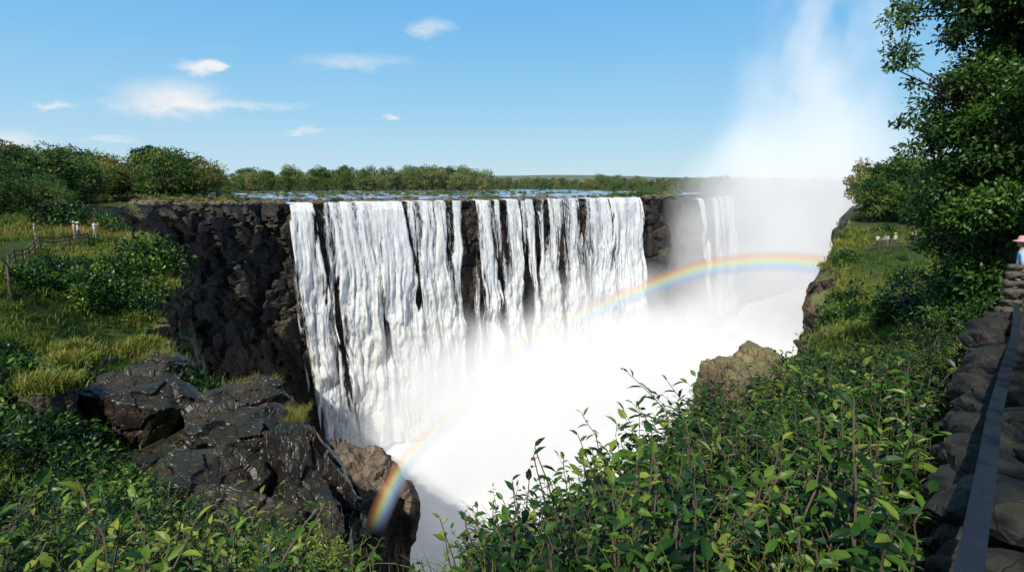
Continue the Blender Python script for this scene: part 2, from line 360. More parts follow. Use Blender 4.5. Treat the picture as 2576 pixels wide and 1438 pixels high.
# ------------------------------------------------------------------ waterfalls
def fall_mat():
    m,nt,out=new_mat('falling_water')
    a=N(nt,'ShaderNodeAttribute',attribute_name='cov'); t=N(nt,'ShaderNodeAttribute',attribute_name='tint')
    g=N(nt,'ShaderNodeNewGeometry'); mp=N(nt,'ShaderNodeMapping'); mp.inputs['Scale'].default_value=(2.4,2.4,.2); nt.links.new(g.outputs['Position'],mp.inputs[0])
    nz=noise_node(nt,1.0,6,mp.outputs[0],.75)
    mp2=N(nt,'ShaderNodeMapping'); mp2.inputs['Scale'].default_value=(.6,.6,.3); nt.links.new(g.outputs['Position'],mp2.inputs[0])
    nb_=noise_node(nt,1.0,7,mp2.outputs[0],.75)
    cov=M2(nt,'ADD',a.outputs['Fac'],M2(nt,'MULTIPLY',M2(nt,'SUBTRACT',nz,.5),3.4))
    al=ramp(nt,cov,[(.1,(0,0,0)),(.9,(1,1,1))]).outputs[0]
    c=ramp(nt,t.outputs['Fac'],[(0,(.45,.5,.55)),(.36,(.76,.79,.81)),(.66,(.9,.9,.9)),(1,(.82,.85,.72))]).outputs[0]
    c=mixc(nt,ramp(nt,nz,[(.36,(.6,.6,.6)),(.5,(0,0,0))]).outputs[0],c,(.42,.47,.54))
    c=mixc(nt,ramp(nt,nb_,[(.46,(0,0,0)),(.58,(.9,.9,.9))]).outputs[0],c,(.95,.95,.95))
    d=N(nt,'ShaderNodeBsdfDiffuse'); nt.links.new(c,d.inputs[0])
    tl=N(nt,'ShaderNodeBsdfTranslucent'); nt.links.new(c,tl.inputs[0])
    bp=N(nt,'ShaderNodeBump'); bp.inputs['Strength'].default_value=.6; bp.inputs['Distance'].default_value=.5; nt.links.new(M2(nt,'ADD',nz,nb_),bp.inputs['Height']); nt.links.new(bp.outputs[0],d.inputs['Normal'])
    m1=N(nt,'ShaderNodeMixShader');m1.inputs[0].default_value=.18;nt.links.new(d.outputs[0],m1.inputs[1]);nt.links.new(tl.outputs[0],m1.inputs[2])
    tr=N(nt,'ShaderNodeBsdfTransparent'); mx=N(nt,'ShaderNodeMixShader')
    nt.links.new(al,mx.inputs[0]);nt.links.new(tr.outputs[0],mx.inputs[1]);nt.links.new(m1.outputs[0],mx.inputs[2]);nt.links.new(mx.outputs[0],out.inputs[0])
    return m
FM=fall_mat()
falls=bpy.data.objects.new('waterfall',None); bpy.context.collection.objects.link(falls)
def fall(P0,P1,ztop,t0,t1,b0,b1,depth,cov=1.2,seed=1,edge=1.0,dx=.22,parent=falls,green=0,start=0,nrow=210,outk=.85,out0=0.):
    P0=np.array(P0,float);P1=np.array(P1,float);L=np.linalg.norm(P1-P0);d=(P1-P0)/L;n=np.array([d[1],-d[0]])
    w=max((t1-t0),(b1-b0))*L; ncx=int(w/dx)+4
    u=np.linspace(0,1,ncx); q=np.linspace(0,1,nrow)**1.25
    drop=np.concatenate([[0,0,.02,.1],.1+q*depth]); inl=np.concatenate([[-5,-3,-1.5,-.5],np.zeros(nrow)])
    U,Dp=np.meshgrid(u,drop); _,I=np.meshgrid(u,inl); v=np.clip(Dp/depth,0,1)
    s=((t0+(t1-t0)*U)*(1-v**1.3)+(b0+(b1-b0)*U)*v**1.3)*L
    sv=s.ravel();dv=Dp.ravel()
    warp=fbm(np.stack([sv*.12,dv*.06,0*sv+seed],-1),3,seed)*2.6*np.clip(dv/20,0,1)
    big=fbm(np.stack([(sv+warp)*.5,dv*.03,0*sv+seed],-1),4,seed+5)
    fine=fbm(np.stack([(sv+warp)*1.7,dv*.14,0*sv+seed*2.],-1),4,seed+9)
    puffn=fbm(np.stack([sv*.28,dv*.16,0*sv+seed*3.],-1),4,seed+13)
    A=.2+np.clip(dv*.045,0,.85)
    out=outk*np.sqrt(np.clip(dv-start,0,None))*1.0+I.ravel()+A*big*1.3+np.clip(dv*.06,0,2.3)*puffn+(.12+np.clip(dv*.02,0,.6))*fine+1.0+out0*np.clip(dv/2,0,1)
    x=P0[0]+d[0]*sv+n[0]*out; y=P0[1]+d[1]*sv+n[1]*out; zz=ztop-dv+.12+np.where(dv<.3,.15*big,0)
    em=np.minimum(U,1-U).ravel()*(((t1-t0)*(1-v)+(b1-b0)*v)*L).ravel()
    ed=np.clip((em+fine*2.8)/edge,0,1.2)
    cv=(cov-.5)*1.0*np.minimum(ed,1)+.5*ed-.2+big*1.15*(1.25-min(cov,1.25)+.38)*2-.1+.2*sstep(10,45,dv)
    cv=np.minimum(cv*np.where(dv<start,0,1),1.9)
    ti=.5+big*.7+fine*.4+green*np.exp(-dv/30)*.35+.18*sstep(12,45,dv)
    idx=np.arange(len(drop)*ncx).reshape(len(drop),ncx)
    F=np.stack([idx[:-1,:-1],idx[1:,:-1],idx[1:,1:],idx[:-1,1:]],-1).reshape(-1,4)
    return mk_mesh('water_curtain',np.stack([x,y,zz],1),F,FM,smooth=True,attrs={'cov':cv,'tint':ti},parent=parent)
ZT=-5.85
B=(LP0,LP1,ZT)
fall(*B,.006,.062,.045,.13,69,1.1,1,out0=1.6)
fall(*B,.090,.19,.125,.24,69,1.1,2,out0=.4)
fall(*B,.185,.275,.235,.335,69,1.6,10,green=1,out0=1.0)
fall(*B,.280,.343,.335,.38,69,.95,11)
fall(*B,.356,.394,.385,.408,69,.85,3)
fall(*B,.458,.514,.465,.525,68,1.0,4)
fall(*B,.540,.582,.545,.59,68,.95,5)
fall(*B,.606,.622,.605,.63,68,.85,6,edge=.8,start=9)
fall(*B,.640,.652,.636,.66,60,.7,14,edge=.7,start=4)
fall(*B,.672,.695,.66,.70,66,.9,7,edge=.8)
fall(*B,.712,.775,.715,.79,66,1.0,8)
fall(*B,.792,.88,.80,.895,66,1.15,9)
fall(*B,.875,.998,.89,1.02,66,1.5,15,out0=.6)
fall(*B,.0,.99,.03,1.0,66,.26,12,out0=-.6)
falls2=bpy.data.objects.new('waterfall',None); bpy.context.collection.objects.link(falls2)
C=((87,270),(130,330),-8.2)
fall(*C,-.06,.04,.08,.15,60,1.2,21,parent=falls2,dx=.4)
fall(*C,.20,.34,.24,.40,60,1.1,22,parent=falls2,dx=.4)
fall(*C,.37,.48,.40,.52,60,1.1,23,parent=falls2,dx=.4)
fall(*C,.52,.72,.52,.72,60,1.,24,parent=falls2,dx=.4)
print('falls',time.time()-T0)
# ------------------------------------------------------------------ rocks
def rock(name,c,size,seed,mat,sub=5,nplanes=16,nz=.05,parent=None,rot=0):
    bm=bmesh.new(); bmesh.ops.create_icosphere(bm,subdivisions=sub,radius=1)
    V=np.array([v.co[:] for v in bm.verts]);F=np.array([[v.index for v in f.verts] for f in bm.faces]);bm.free()
    r=np.random.default_rng(seed); n=norm(r.normal(size=(nplanes,3))); n[0]=norm(np.array([.1,-.2,1.]));d=r.uniform(.62,1.0,nplanes)
    dots=V@n.T; rad=np.where(dots>.05,d/np.maximum(dots,.05),9).min(1); rad=np.minimum(rad,1.25)
    V=V*rad[:,None]
    a,b,cid=worley(V*2.6+seed,seed); V=V*(1+(cid-.5)[:,None]*.16)+V*fbm(V*3+seed,4,seed)[:,None]*nz
    V=V*np.array(size)[None]; cs,sn=math.cos(rot),math.sin(rot); V=V@np.array([[cs,sn,0],[-sn,cs,0],[0,0,1]])
    return mk_mesh(name,V+np.array(c)[None],F,mat,smooth=False,parent=parent)
rocks=[((-14,20.3,-8.9),(2.1,1.6,1.9),11,.3),((-9.4,18.4,-9.2),(2.1,1.6,1.5),12,.2),((-9.1,15.8,-9.3),(2.0,1.5,1.5),13,-.3),((-7.1,17.2,-10.4),(1.7,1.8,2.7),14,.6),
 ((-10.4,21.6,-9.2),(2.0,1.6,1.6),15,.1),((-7.6,14.4,-10.4),(2.2,1.6,1.9),16,0),((-17.6,27,-9.6),(1.4,1.2,1.4),17,.4),((-11.8,19.0,-9.9),(1.7,1.5,1.4),18,1.),((-8.4,19.8,-10.2),(1.6,1.6,2.4),19,1.5),
 ((-6.3,15.8,-12.0),(1.4,1.6,2.6),20,.9),((-16,23,-10),(1.6,1.4,1.5),22,.2),((-12.2,16.7,-9.8),(1.7,1.4,1.3),23,.7),((-7.4,19.4,-12.5),(1.6,1.6,3),24,.3)]
for c,s,sd,r_ in rocks: rock('basalt_boulder',c,s,sd,R_wet,6,rot=r_,nz=.09)
rocks2=[((-27.6,43,-9.6),(2.6,2.4,2.6),41,.3),((-25.6,37.2,-11),(2.3,2.2,2.8),42,.8),((-30.5,49.5,-8.8),(2.4,2.,2.2),43,1.3),((-22,32.6,-11.3),(2.0,1.8,2.4),44,.1),((-23,28.5,-9.8),(1.6,1.4,1.6),45,.1),((-20,24.5,-9),(1.4,1.2,1.4),50,2.),((-16,18.5,-7.6),(1.1,1.0,1.0),51,2.),
 ((21.5,36,-12.4),(2.4,2.4,3.4),47,.5),((29,47.5,-12),(2.8,2.6,3.5),48,.2),((35.5,60.5,-11),(3,2.6,3.2),49,.9)]
for c,s,sd,r_ in rocks2: rock('mossy_rock',c,s,sd,R_near,6,rot=r_,nz=.12)
rock('rock_outcrop',(7.1,17.4,-7.3),(1.3,1.2,2.1),31,R_tan,6,22,.1)
rock('rock_outcrop',(8.3,18.6,-7.0),(1.5,1.3,1.9),35,R_tan,6,22,.1)
rock('rock_spur',(-14.6,42.5,-31),(5.6,5.0,13),33,R_mid,6,26,.12)
# ------------------------------------------------------------------ vegetation prototypes
leafV=np.array([(0,0,0),(.28,.19,.05),(.28,0,-.01),(.28,-.19,.05),(.62,.17,.03),(.62,0,-.05),(.62,-.17,.03),(1,0,-.16)],float)
leafF=np.array([(0,2,1),(0,3,2),(1,2,5),(1,5,4),(2,3,6),(2,6,5),(4,5,7),(5,6,7)])
dV=np.array([(0,0,0),(.5,.27,.06),(.5,-.27,.06),(1,0,-.05)],float);dF=np.array([(0,2,1),(1,2,3)])
def rand_dirs(r,n): return norm(r.normal(size=(n,3)))
def shrub(seed,ns=8,h=.9,leafL=.11,droop=.3,spacing=.045,lw=1.,leanm=.75):
    r=np.random.default_rng(seed);A=Acc();lv=leafV*np.array([1,lw,1])
    for k in range(ns):
        az=r.uniform(0,2*np.pi);lean=r.uniform(.1,leanm);L=h*r.uniform(.5,1.1);m=12
        t=np.linspace(0,1,m);rad=lean*L*(t**1.4)
        pts=np.stack([np.cos(az)*rad,np.sin(az)*rad,L*t*(1-.25*lean*t)],-1)+r.normal(size=(m,3))*.008
        pts[:,:2]+=r.normal(size=2)*.06
        V,F=tube(pts,np.linspace(.008,.003,m),3);A.add(V,F,1,.5)
        nl_=int(L/spacing);tt=np.linspace(.15,1,nl_);ci=tt*(m-1);i0=np.clip(ci.astype(int),0,m-2);fr=(ci-i0)[:,None]
        P=pts[i0]*(1-fr)+pts[i0+1]*fr
        a=np.arange(nl_)*2.4+r.uniform(0,6);d=np.stack([np.cos(a),np.sin(a),r.uniform(-droop-.3,.35,nl_)],-1)
        d[-2:,2]=.7
        nrm_=norm(np.stack([r.normal(size=nl_)*.4,r.normal(size=nl_)*.4,np.ones(nl_)],-1))
        R=frames(d,nrm_)*(leafL*(1.15-.55*tt)*r.uniform(.65,1.3,nl_))[:,None,None]
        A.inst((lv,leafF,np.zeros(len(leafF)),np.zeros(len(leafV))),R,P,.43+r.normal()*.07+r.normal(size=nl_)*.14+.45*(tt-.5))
    return A.get()
def tuft(seed,nb=30,h=.6,spread=.5,w=.012,seg=3,rootr=.12):
    r=np.random.default_rng(seed);A=Acc()
    for k in range(nb):
        az=r.uniform(0,2*np.pi);L=h*r.uniform(.5,1.15);ln=spread*r.uniform(.2,1.2);t=np.linspace(0,1,seg+1)
        o=r.normal(size=2)*rootr
        c=np.stack([o[0]+np.cos(az)*ln*L*t**1.8,o[1]+np.sin(az)*ln*L*t**1.8,L*(t-.35*ln*t**2)],-1)
        s=np.array([-np.sin(az),np.cos(az),0])*w
        V=[]
        for i in range(seg): V+=[c[i]+s*(1-t[i]*.7),c[i]-s*(1-t[i]*.7)]
        V.append(c[-1]);V=np.array(V);F=[]
        for i in range(seg-1):
            a=2*i;F+=[(a,a+1,a+3),(a,a+3,a+2)]
        a=2*(seg-1);F.append((a,a+1,a+2))
        A.add(V,np.array(F),0,.4+r.normal()*.2+.3*np.repeat(t,2)[:len(V)])
    return A.get()
def bush(seed,nc=14,nl_=70,rad=1.,ls=.16,flat=.8,cr=.34):
    r=np.random.default_rng(seed);A=Acc()
    cs=rand_dirs(r,nc)*r.uniform(.25,.9,(nc,1))*np.array([1,1,flat])*rad;cs[:,2]=np.abs(cs[:,2])*1.15+.05*rad
    for c in cs:
        cc=cr*rad*r.uniform(.6,1.3);d=rand_dirs(r,nl_);P=c+d*cc*r.uniform(.5,1.2,(nl_,1))
        ld=norm(d+r.normal(size=(nl_,3))*.7);nn_=norm(d+r.normal(size=(nl_,3))*.6+np.array([0,0,.5]))
        A.inst((dV,dF,np.zeros(2),np.zeros(4)),frames(ld,nn_)*(ls*r.uniform(.6,1.3,nl_))[:,None,None],P,.45+r.normal()*.16+r.normal(size=nl_)*.12)
    return A.get()
def tree(seed,h=10,cr=4.5,nc=34,nl_=60,ls=.62,trunk=.28,umb=.6):
    r=np.random.default_rng(seed);A=Acc()
    V,F=tube([(0,0,-.5),(.1,0,h*.2),(r.normal()*.3,r.normal()*.3,h*.45),(r.normal()*.4,r.normal()*.4,h*.7)],[trunk,trunk*.8,trunk*.6,trunk*.3],6);A.add(V,F,1,.5)
    for k in range(nc):
        d=rand_dirs(r,1)[0];rr_=r.uniform(.3,1)**.6
        c=np.array([d[0]*cr*rr_,d[1]*cr*rr_,h*.58+d[2]*h*.4*rr_*(1 if d[2]>0 else 1.15)])
        if r.random()<.45:
            V,F=tube([(0,0,h*.35),(c[0]*.5,c[1]*.5,h*.35+(c[2]-h*.35)*.4),tuple(c)],[trunk*.35,trunk*.2,trunk*.07],4);A.add(V,F,1,.5)
        cc=cr*r.uniform(.17,.36);dd_=rand_dirs(r,nl_);P=c+dd_*cc*r.uniform(.5,1.2,(nl_,1))*np.array([1,1,umb])
        ld=norm(dd_+r.normal(size=(nl_,3))*.8);nn_=norm(dd_+r.normal(size=(nl_,3))*.6+np.array([0,0,.8]))
        A.inst((dV,dF,np.zeros(2),np.zeros(4)),frames(ld,nn_)*(ls*r.uniform(.5,1.3,nl_))[:,None,None],P,.5+r.normal()*.15+r.normal(size=nl_)*.1)
    return A.get()
def place(A,protos,xy,scale,dt=None,zoff=0.,r=rng,z=None):
    xy=np.asarray(xy,float);n=len(xy)
    if n==0: return
    zz=gz(xy[:,0],xy[:,1]) if z is None else z
    P=np.column_stack([xy,zz+zoff]);k=r.integers(0,len(protos),n);sc=np.broadcast_to(scale,(n,))
    dt=np.zeros(n) if dt is None else dt
    for i,p in enumerate(protos):
        m=k==i
        if m.any(): A.inst(p,rotz(r.uniform(0,6.28,m.sum()),sc[m]),P[m],dt[m])
rc=np.array([(c[0],c[1],max(s)*.95) for c,s,_,_ in rocks]+[(7.1,17.4,1.5),(8.3,18.6,1.6)])
def rdist(xy): return (np.sqrt((xy[:,None,0]-rc[:,0])**2+(xy[:,None,1]-rc[:,1])**2)-rc[:,2]).min(1)
shr_a=[shrub(100+i,9,1.0+.12*(i%3),.12+.012*(i%3)) for i in range(4)]
shr_b=[shrub(120+i,7,1.05,.19+.02*(i%3),.2,.07,1.25) for i in range(3)]
shr_c=[shrub(140+i,10,1.2,.17,.5,.045,.55) for i in range(3)]
n=6500;rd_=np.exp(rng.uniform(np.log(2.2),np.log(22),n));bk=rng.uniform(-52,50,n)*np.pi/180
xy=np.stack([rd_*np.sin(bk),rd_*np.cos(bk)],1)
ok=(sdf(*xy.T)<.1)&(xy[:,0]<xy[:,1]*.80)&(xy[:,1]>1.9)&(rdist(xy)>.1)
hv=fbm2(xy[:,0],xy[:,1],.45,3,171)
p=np.clip((rd_/8.5)**1.3,.14,1)*np.where((xy[:,0]<-7)&(xy[:,1]>8),.3,1)*np.where(hv>-.12,1,.4)
ok&=rng.random(n)<p*.55
xy=xy[ok];hv=hv[ok];rr_=rd_[ok];print('shrubs',len(xy))
cap=np.clip(.35+rr_*.10,.5,1.25)
kx=xy[:,0]/xy[:,1]
cap=cap*np.where((kx>-.42)&(kx<-.12),.6,1)
sc_=cap*(.75+1.1*np.clip(hv+.1,0,.6))*rng.uniform(.7,1.3,len(xy))
kind=fbm2(xy[:,0],xy[:,1],.33,2,181);cl=fbm2(xy[:,0],xy[:,1],.5,3,71)
for nm,pr,m in (('leafy_shrubs',shr_a,kind<.02),('broadleaf_shrubs',shr_b,(kind>=.02)&(kind<.28)),('lanceleaf_shrubs',shr_c,kind>=.28)):
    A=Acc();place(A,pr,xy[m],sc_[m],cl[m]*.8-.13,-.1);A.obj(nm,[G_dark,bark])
near_p=[shrub(160+i,6,1.0,.105,.35,.045,1.1,.45) for i in range(5)]+[shrub(166,6,1.0,.14,.2,.06,1.2,.4)]
A=Acc();xs_=[];ss=[];tt_=[]
for i in range(190):
    b_=rng.uniform(-44,36)*np.pi/180;r0=rng.uniform(3.3,6.4);x0,y0=r0*math.sin(b_),r0*math.cos(b_)
    if sdf([x0],[y0])[0]>0 or x0>.76*y0: continue
    kk=x0/y0
    top=np.interp(kk,[-.9,-.6,-.45,-.3,-.2,-.12,0,.2,.45,.7],[-.58,-.61,-.66,-.74,-.78,-.68,-.57,-.50,-.46,-.42])*y0-rng.exponential(.3)
    hgt=top-gz([x0],[y0])[0]
    if hgt<.3: continue
    xs_.append((x0,y0));ss.append(min(hgt,1.8));tt_.append((.06 if kk<-.05 else -.1)+rng.normal()*.16)
place(A,near_p,np.array(xs_),np.array(ss)*.98,np.array(tt_),-.03);A.obj('tall_leafy_plants',[G_dark,bark]);print('near',len(xs_))
# --- foreground grass
tf=[tuft(200+i,34,.85,.9,.010) for i in range(4)]
n=2400;rd_=np.exp(rng.uniform(np.log(2.4),np.log(22),n));bk=rng.uniform(-50,48,n)*np.pi/180
xy=np.stack([rd_*np.sin(bk),rd_*np.cos(bk)],1)
left_=(xy[:,0]<-7)&(xy[:,1]>9)
ok=(sdf(*xy.T)<.1)&(xy[:,0]<xy[:,1]*.8)&(fbm2(xy[:,0],xy[:,1],.3,3,81)>np.where(left_,-.2,.06))&(rdist(xy)>-.1);xy=xy[ok];left_=left_[ok]
A=Acc();place(A,tf,xy,rng.uniform(.5,1.15,len(xy))*np.where(left_,.85,1),rng.normal(size=len(xy))*.1-.12+.15*left_,-.05)
for c,s,_,_ in [rocks[4],rocks[6],rocks[10],rocks[8]]:
    m=60;a=rng.uniform(0,6.28,m);q_=rng.uniform(0,.6,m)
    P=np.stack([c[0]+np.cos(a)*q_*s[0],c[1]+.2+np.sin(a)*q_*s[1]],1);place(A,tf,P,rng.uniform(.35,.7,m),rng.normal(size=m)*.1+.15,z=np.full(m,c[2]+s[2]*.62))
A.obj('foreground_grass',[G_grass])
A=Acc()
for i in range(46):
    b_=rng.uniform(-48,36)*np.pi/180;r0=rng.uniform(3.2,8);x0,y0=r0*math.sin(b_),r0*math.cos(b_)
    if sdf([x0],[y0])[0]>0: continue
    z0=gz([x0],[y0])[0];L=rng.uniform(.7,1.5);a=rng.uniform(0,6.28);t=np.linspace(0,1,9)
    pts=np.stack([x0+math.cos(a)*L*.7*t**1.6,y0+math.sin(a)*L*.7*t**1.6,z0+L*(t-.45*t**3)],-1)+rng.normal(size=(9,3))*.012
    V,F=tube(pts,np.linspace(.008,.002,9),4);A.add(V,F)
    for j in (4,6): 
        V,F=tube([pts[j],pts[j]+rng.normal(size=3)*.12+np.array([0,0,.12])],[.004,.001],3);A.add(V,F)
A.obj('dry_stems',[simple('dry_stem',(.22,.15,.08),.8)])
# --- bank grass
tm=[tuft(300+i,16,.8,.8,.035,2,.3) for i in range(4)]
n=40000
rd_=np.exp(rng.uniform(np.log(14),np.log(110),n));bk=np.where(rng.random(n)<.68,rng.uniform(-50,-22,n),rng.uniform(22,46,n))*np.pi/180
xy=np.stack([rd_*np.sin(bk),rd_*np.cos(bk)],1)
cl=fbm2(xy[:,0],xy[:,1],.12,3,91)
ok=(sdf(*xy.T)<.3)&(rdist(xy)>0)&(dpoly(xy[:,0],xy[:,1],pathl)>1.2)&(dpoly(xy[:,0],xy[:,1],pathr)>1.2)&(rng.random(n)<np.clip(.95+cl*1.5,.5,1))
xy=xy[ok];cl=cl[ok]
A=Acc();rr_=np.hypot(xy[:,0],xy[:,1])
sg_=sight(xy[:,0],xy[:,1])
place(A,tm,xy,rng.uniform(.4,1.25,len(xy))*np.clip(rr_/38,.6,1.3)*np.where(sg_,.65,1),cl*.9-.06,-.1)
m=np.where((fn[:,2]>.35)&(fcn[:,1]<105)&(np.hypot(fcn[:,0],fcn[:,1])>9)&(fcn[:,2]>-40)&(np.hypot(fcn[:,0],fcn[:,1])<110)&(fcn[:,1]>5))[0]
area=np.linalg.norm(fa[m],axis=1);pr=area/area.sum();pk=rng.choice(m,8000,p=pr)
P=fcn[pk]
place(A,tm,P[:,:2],rng.uniform(.4,.9,len(P)),fbm2(P[:,0],P[:,1],.12,3,92)*.5+.05,z=P[:,2]-.1)
for c,s,_,_ in rocks2:
    k=90;a=rng.uniform(0,6.28,k);q_=np.sqrt(rng.uniform(0,.6,k));P=np.stack([c[0]+np.cos(a)*q_*s[0],c[1]+np.sin(a)*q_*s[1]],1)
    place(A,tm,P,rng.uniform(.5,.9,k),rng.normal(size=k)*.1+.15,z=c[2]+s[2]*.78*(1-q_*q_*.5))
A.obj('bank_grass',[G_grass])
# --- bank bushes
bs=[bush(400+i,16,60,1.0,.15) for i in range(6)]
n=4600;rd_=np.exp(rng.uniform(np.log(11),np.log(110),n));bk=np.where(rng.random(n)<.6,rng.uniform(-50,-30,n),rng.uniform(22,46,n))*np.pi/180
xy=np.stack([rd_*np.sin(bk),rd_*np.cos(bk)],1)
cl=fbm2(xy[:,0],xy[:,1],.13,3,95);rr_=np.hypot(xy[:,0],xy[:,1])
sg_=sight(xy[:,0],xy[:,1])
ok=(sdf(*xy.T)<.2)&(cl>np.where(xy[:,0]<0,np.where(sg_,-.06,.05),.0))&(rdist(xy)>.5)&(dpoly(xy[:,0],xy[:,1],pathl)>2.2)&(dpoly(xy[:,0],xy[:,1],pathr)>2.2)&(rng.random(n)<.62)
ok&=~(sg_&(xy[:,0]>0)&(rng.random(n)<.6))
ok&=(xy[:,0]<xy[:,1]*.8)
xy=xy[ok];rr_=rr_[ok];cl=cl[ok];sg_=sg_[ok]
sc_=rng.uniform(.5,1.4,len(xy))*np.clip(rr_/24,.55,1.9)*(.7+cl*1.2)
zb=gz(xy[:,0],xy[:,1])
# keep the view of the people and railings open: growth there stays below eye line to the platform
lim=np.where(xy[:,0]<0,-.122,-.122)*xy[:,1]-zb
sc_=np.where(sg_,np.minimum(sc_,np.clip(lim/1.25,.25,2)),sc_)
A=Acc();place(A,bs,xy,sc_,rng.normal(size=len(xy))*.18-.09,-.22,z=zb)
A.obj('bank_bushes',[G_dark,bark])
print('bank veg',len(xy),time.time()-T0)
# --- trees
tp=[tree(500+i,h=10,cr=3.6+.6*(i%3),nc=38,nl_=72,ls=.5) for i in range(6)]
def tree_field(name,spec,mat,seed):
    r=np.random.default_rng(seed);A=Acc()
    for (x0,x1,y0,y1,n,s0,s1,dt) in spec:
        Yv=r.uniform(y0,y1,n);K=r.uniform(x0,x1,n);xy=np.stack([K*Yv,Yv],1)
        ok=sdf(*xy.T)<-2.5; ok&=~((inriver(xy[:,0],xy[:,1])>.5)&(Yv<330))
        xy=xy[ok];m=len(xy)
        place(A,tp,xy,r.uniform(s0,s1,m),r.normal(size=m)*.24+dt,-.3,r)
    return A.obj(name,[mat,bark])
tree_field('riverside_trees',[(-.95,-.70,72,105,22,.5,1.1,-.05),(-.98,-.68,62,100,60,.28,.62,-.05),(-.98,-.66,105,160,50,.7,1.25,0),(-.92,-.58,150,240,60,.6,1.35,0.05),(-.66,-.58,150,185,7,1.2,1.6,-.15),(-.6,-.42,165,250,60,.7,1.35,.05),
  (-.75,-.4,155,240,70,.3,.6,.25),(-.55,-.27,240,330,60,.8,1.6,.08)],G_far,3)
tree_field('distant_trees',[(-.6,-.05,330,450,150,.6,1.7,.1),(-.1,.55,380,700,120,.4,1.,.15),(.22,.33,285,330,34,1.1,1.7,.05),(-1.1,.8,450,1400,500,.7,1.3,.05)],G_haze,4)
tree_field('gorge_side_trees',[(.60,.80,108,150,50,.85,1.4,.1),(.66,.8,95,108,6,.5,.8,.1)],G_far,5)
A=Acc();r=np.random.default_rng(6)
for x0,y0,h in ((-54,440,16),(-51,446,15)):
    V,F=tube([(x0,y0,-6.5),(x0+.3,y0,h*.5-6),(x0,y0,h-6)],[.3,.25,.2],6);A.add(V,F,1,.5)
    for k in range(22):
        d=rand_dirs(r,1)[0];d[2]=abs(d[2])*.6+.1;t=np.linspace(0,1,5)
        pts=np.array([x0,y0,h-6])+d*2.2*t[:,None]-np.array([0,0,1.5])*(t**2)[:,None];V,F=tube(pts,[.2,.3,.25,.2,.05],4);A.add(V*1.0,F,0,.4)
A.obj('palm_trees',[G_haze,bark])
r=np.random.default_rng(9);bx=[bush(450+i,10,40,1.2,.38) for i in range(3)]
pts=[]
for t0,t1,o0,o1,n in [(.05,.16,14,26,26),(.3,.37,14,24,14),(.5,.62,8,22,34),(.60,.66,2,12,8),(.98,1.05,4,30,10),(-.12,.0,4,40,30),(.0,1.2,60,170,240),(-.3,-.05,2,30,20)]:
    t=r.uniform(t0,t1,n);o=r.uniform(o0,o1,n);p=LP0[None]+dd[None]*119*t[:,None]+nb[None]*o[:,None];pts.append(p)
xy=np.concatenate(pts);ok=sdf(*xy.T)<-1;xy=xy[ok]
A=Acc();zz=np.maximum(gz(xy[:,0],xy[:,1]),-6.0);place(A,bx,xy,r.uniform(.4,1.2,len(xy)),r.normal(size=len(xy))*.14+.3,-.2,r,z=zz)
t=r.uniform(0,1,80);p=np.array([(50,214)])+(np.array([(84,270)])-np.array([(50,214)]))*t[:,None]+np.stack([-r.uniform(2,16,80),r.uniform(0,6,80)],1)
ok=sdf(*p.T)<-1;p=p[ok];place(A,bx,p,r.uniform(.6,1.8,len(p)),r.normal(size=len(p))*.1+.1,-.2,r)
t=r.uniform(0,1,150);p=np.array([(-80,118)])+(np.array([(-60,153)])-np.array([(-80,118)]))*t[:,None]+np.stack([-r.uniform(0.5,18,150),r.uniform(0,8,150)],1)
ok=sdf(*p.T)<-.6;p=p[ok];place(A,bx,p,r.uniform(.4,1.5,len(p)),r.normal(size=len(p))*.25+.25,-.2,r)
A.obj('island_scrub',[G_far,bark])
A=Acc()
bm=bmesh.new(); bmesh.ops.create_icosphere(bm,subdivisions=2,radius=1);iV=np.array([v.co[:] for v in bm.verts]);iF=np.array([[v.index for v in f.verts] for f in bm.faces]);bm.free()
pr_=[]
for i in range(5):
    a,b,c_=worley(iV*1.6+i*7,i);V=iV*(1+(c_-.5)[:,None]*.7)*np.array([1,.8,.45]);pr_.append((V,iF,np.zeros(len(iF)),np.zeros(len(V))))
gaps=[(-.12,.004,70),(.066,.088,14),(.345,.353,4),(.402,.452,24),(.522,.534,5),(.588,.672,34),(.70,.706,3),(0,1,90),(1,1.15,30)]
for g0,g1,n in gaps:
    t=r.uniform(g0,g1,n);o=r.uniform(-.8,7 if g1-g0<.5 else 30,n);p=LP0[None]+dd[None]*119*t[:,None]+nb[None]*o[:,None]
    place(A,pr_,p,r.uniform(.6,2.0,n),z=np.full(n,-5.9),r=r)
t=r.uniform(0,1,110);p=np.array([(-79,120)])+(np.array([(-60,150)])-np.array([(-79,120)]))*t[:,None]+np.stack([-r.uniform(-.5,5,110),r.uniform(0,2,110)],1);place(A,pr_,p,r.uniform(.6,1.8,110),r=r)
A.obj('river_rocks',[R_mid])
print('trees',time.time()-T0)
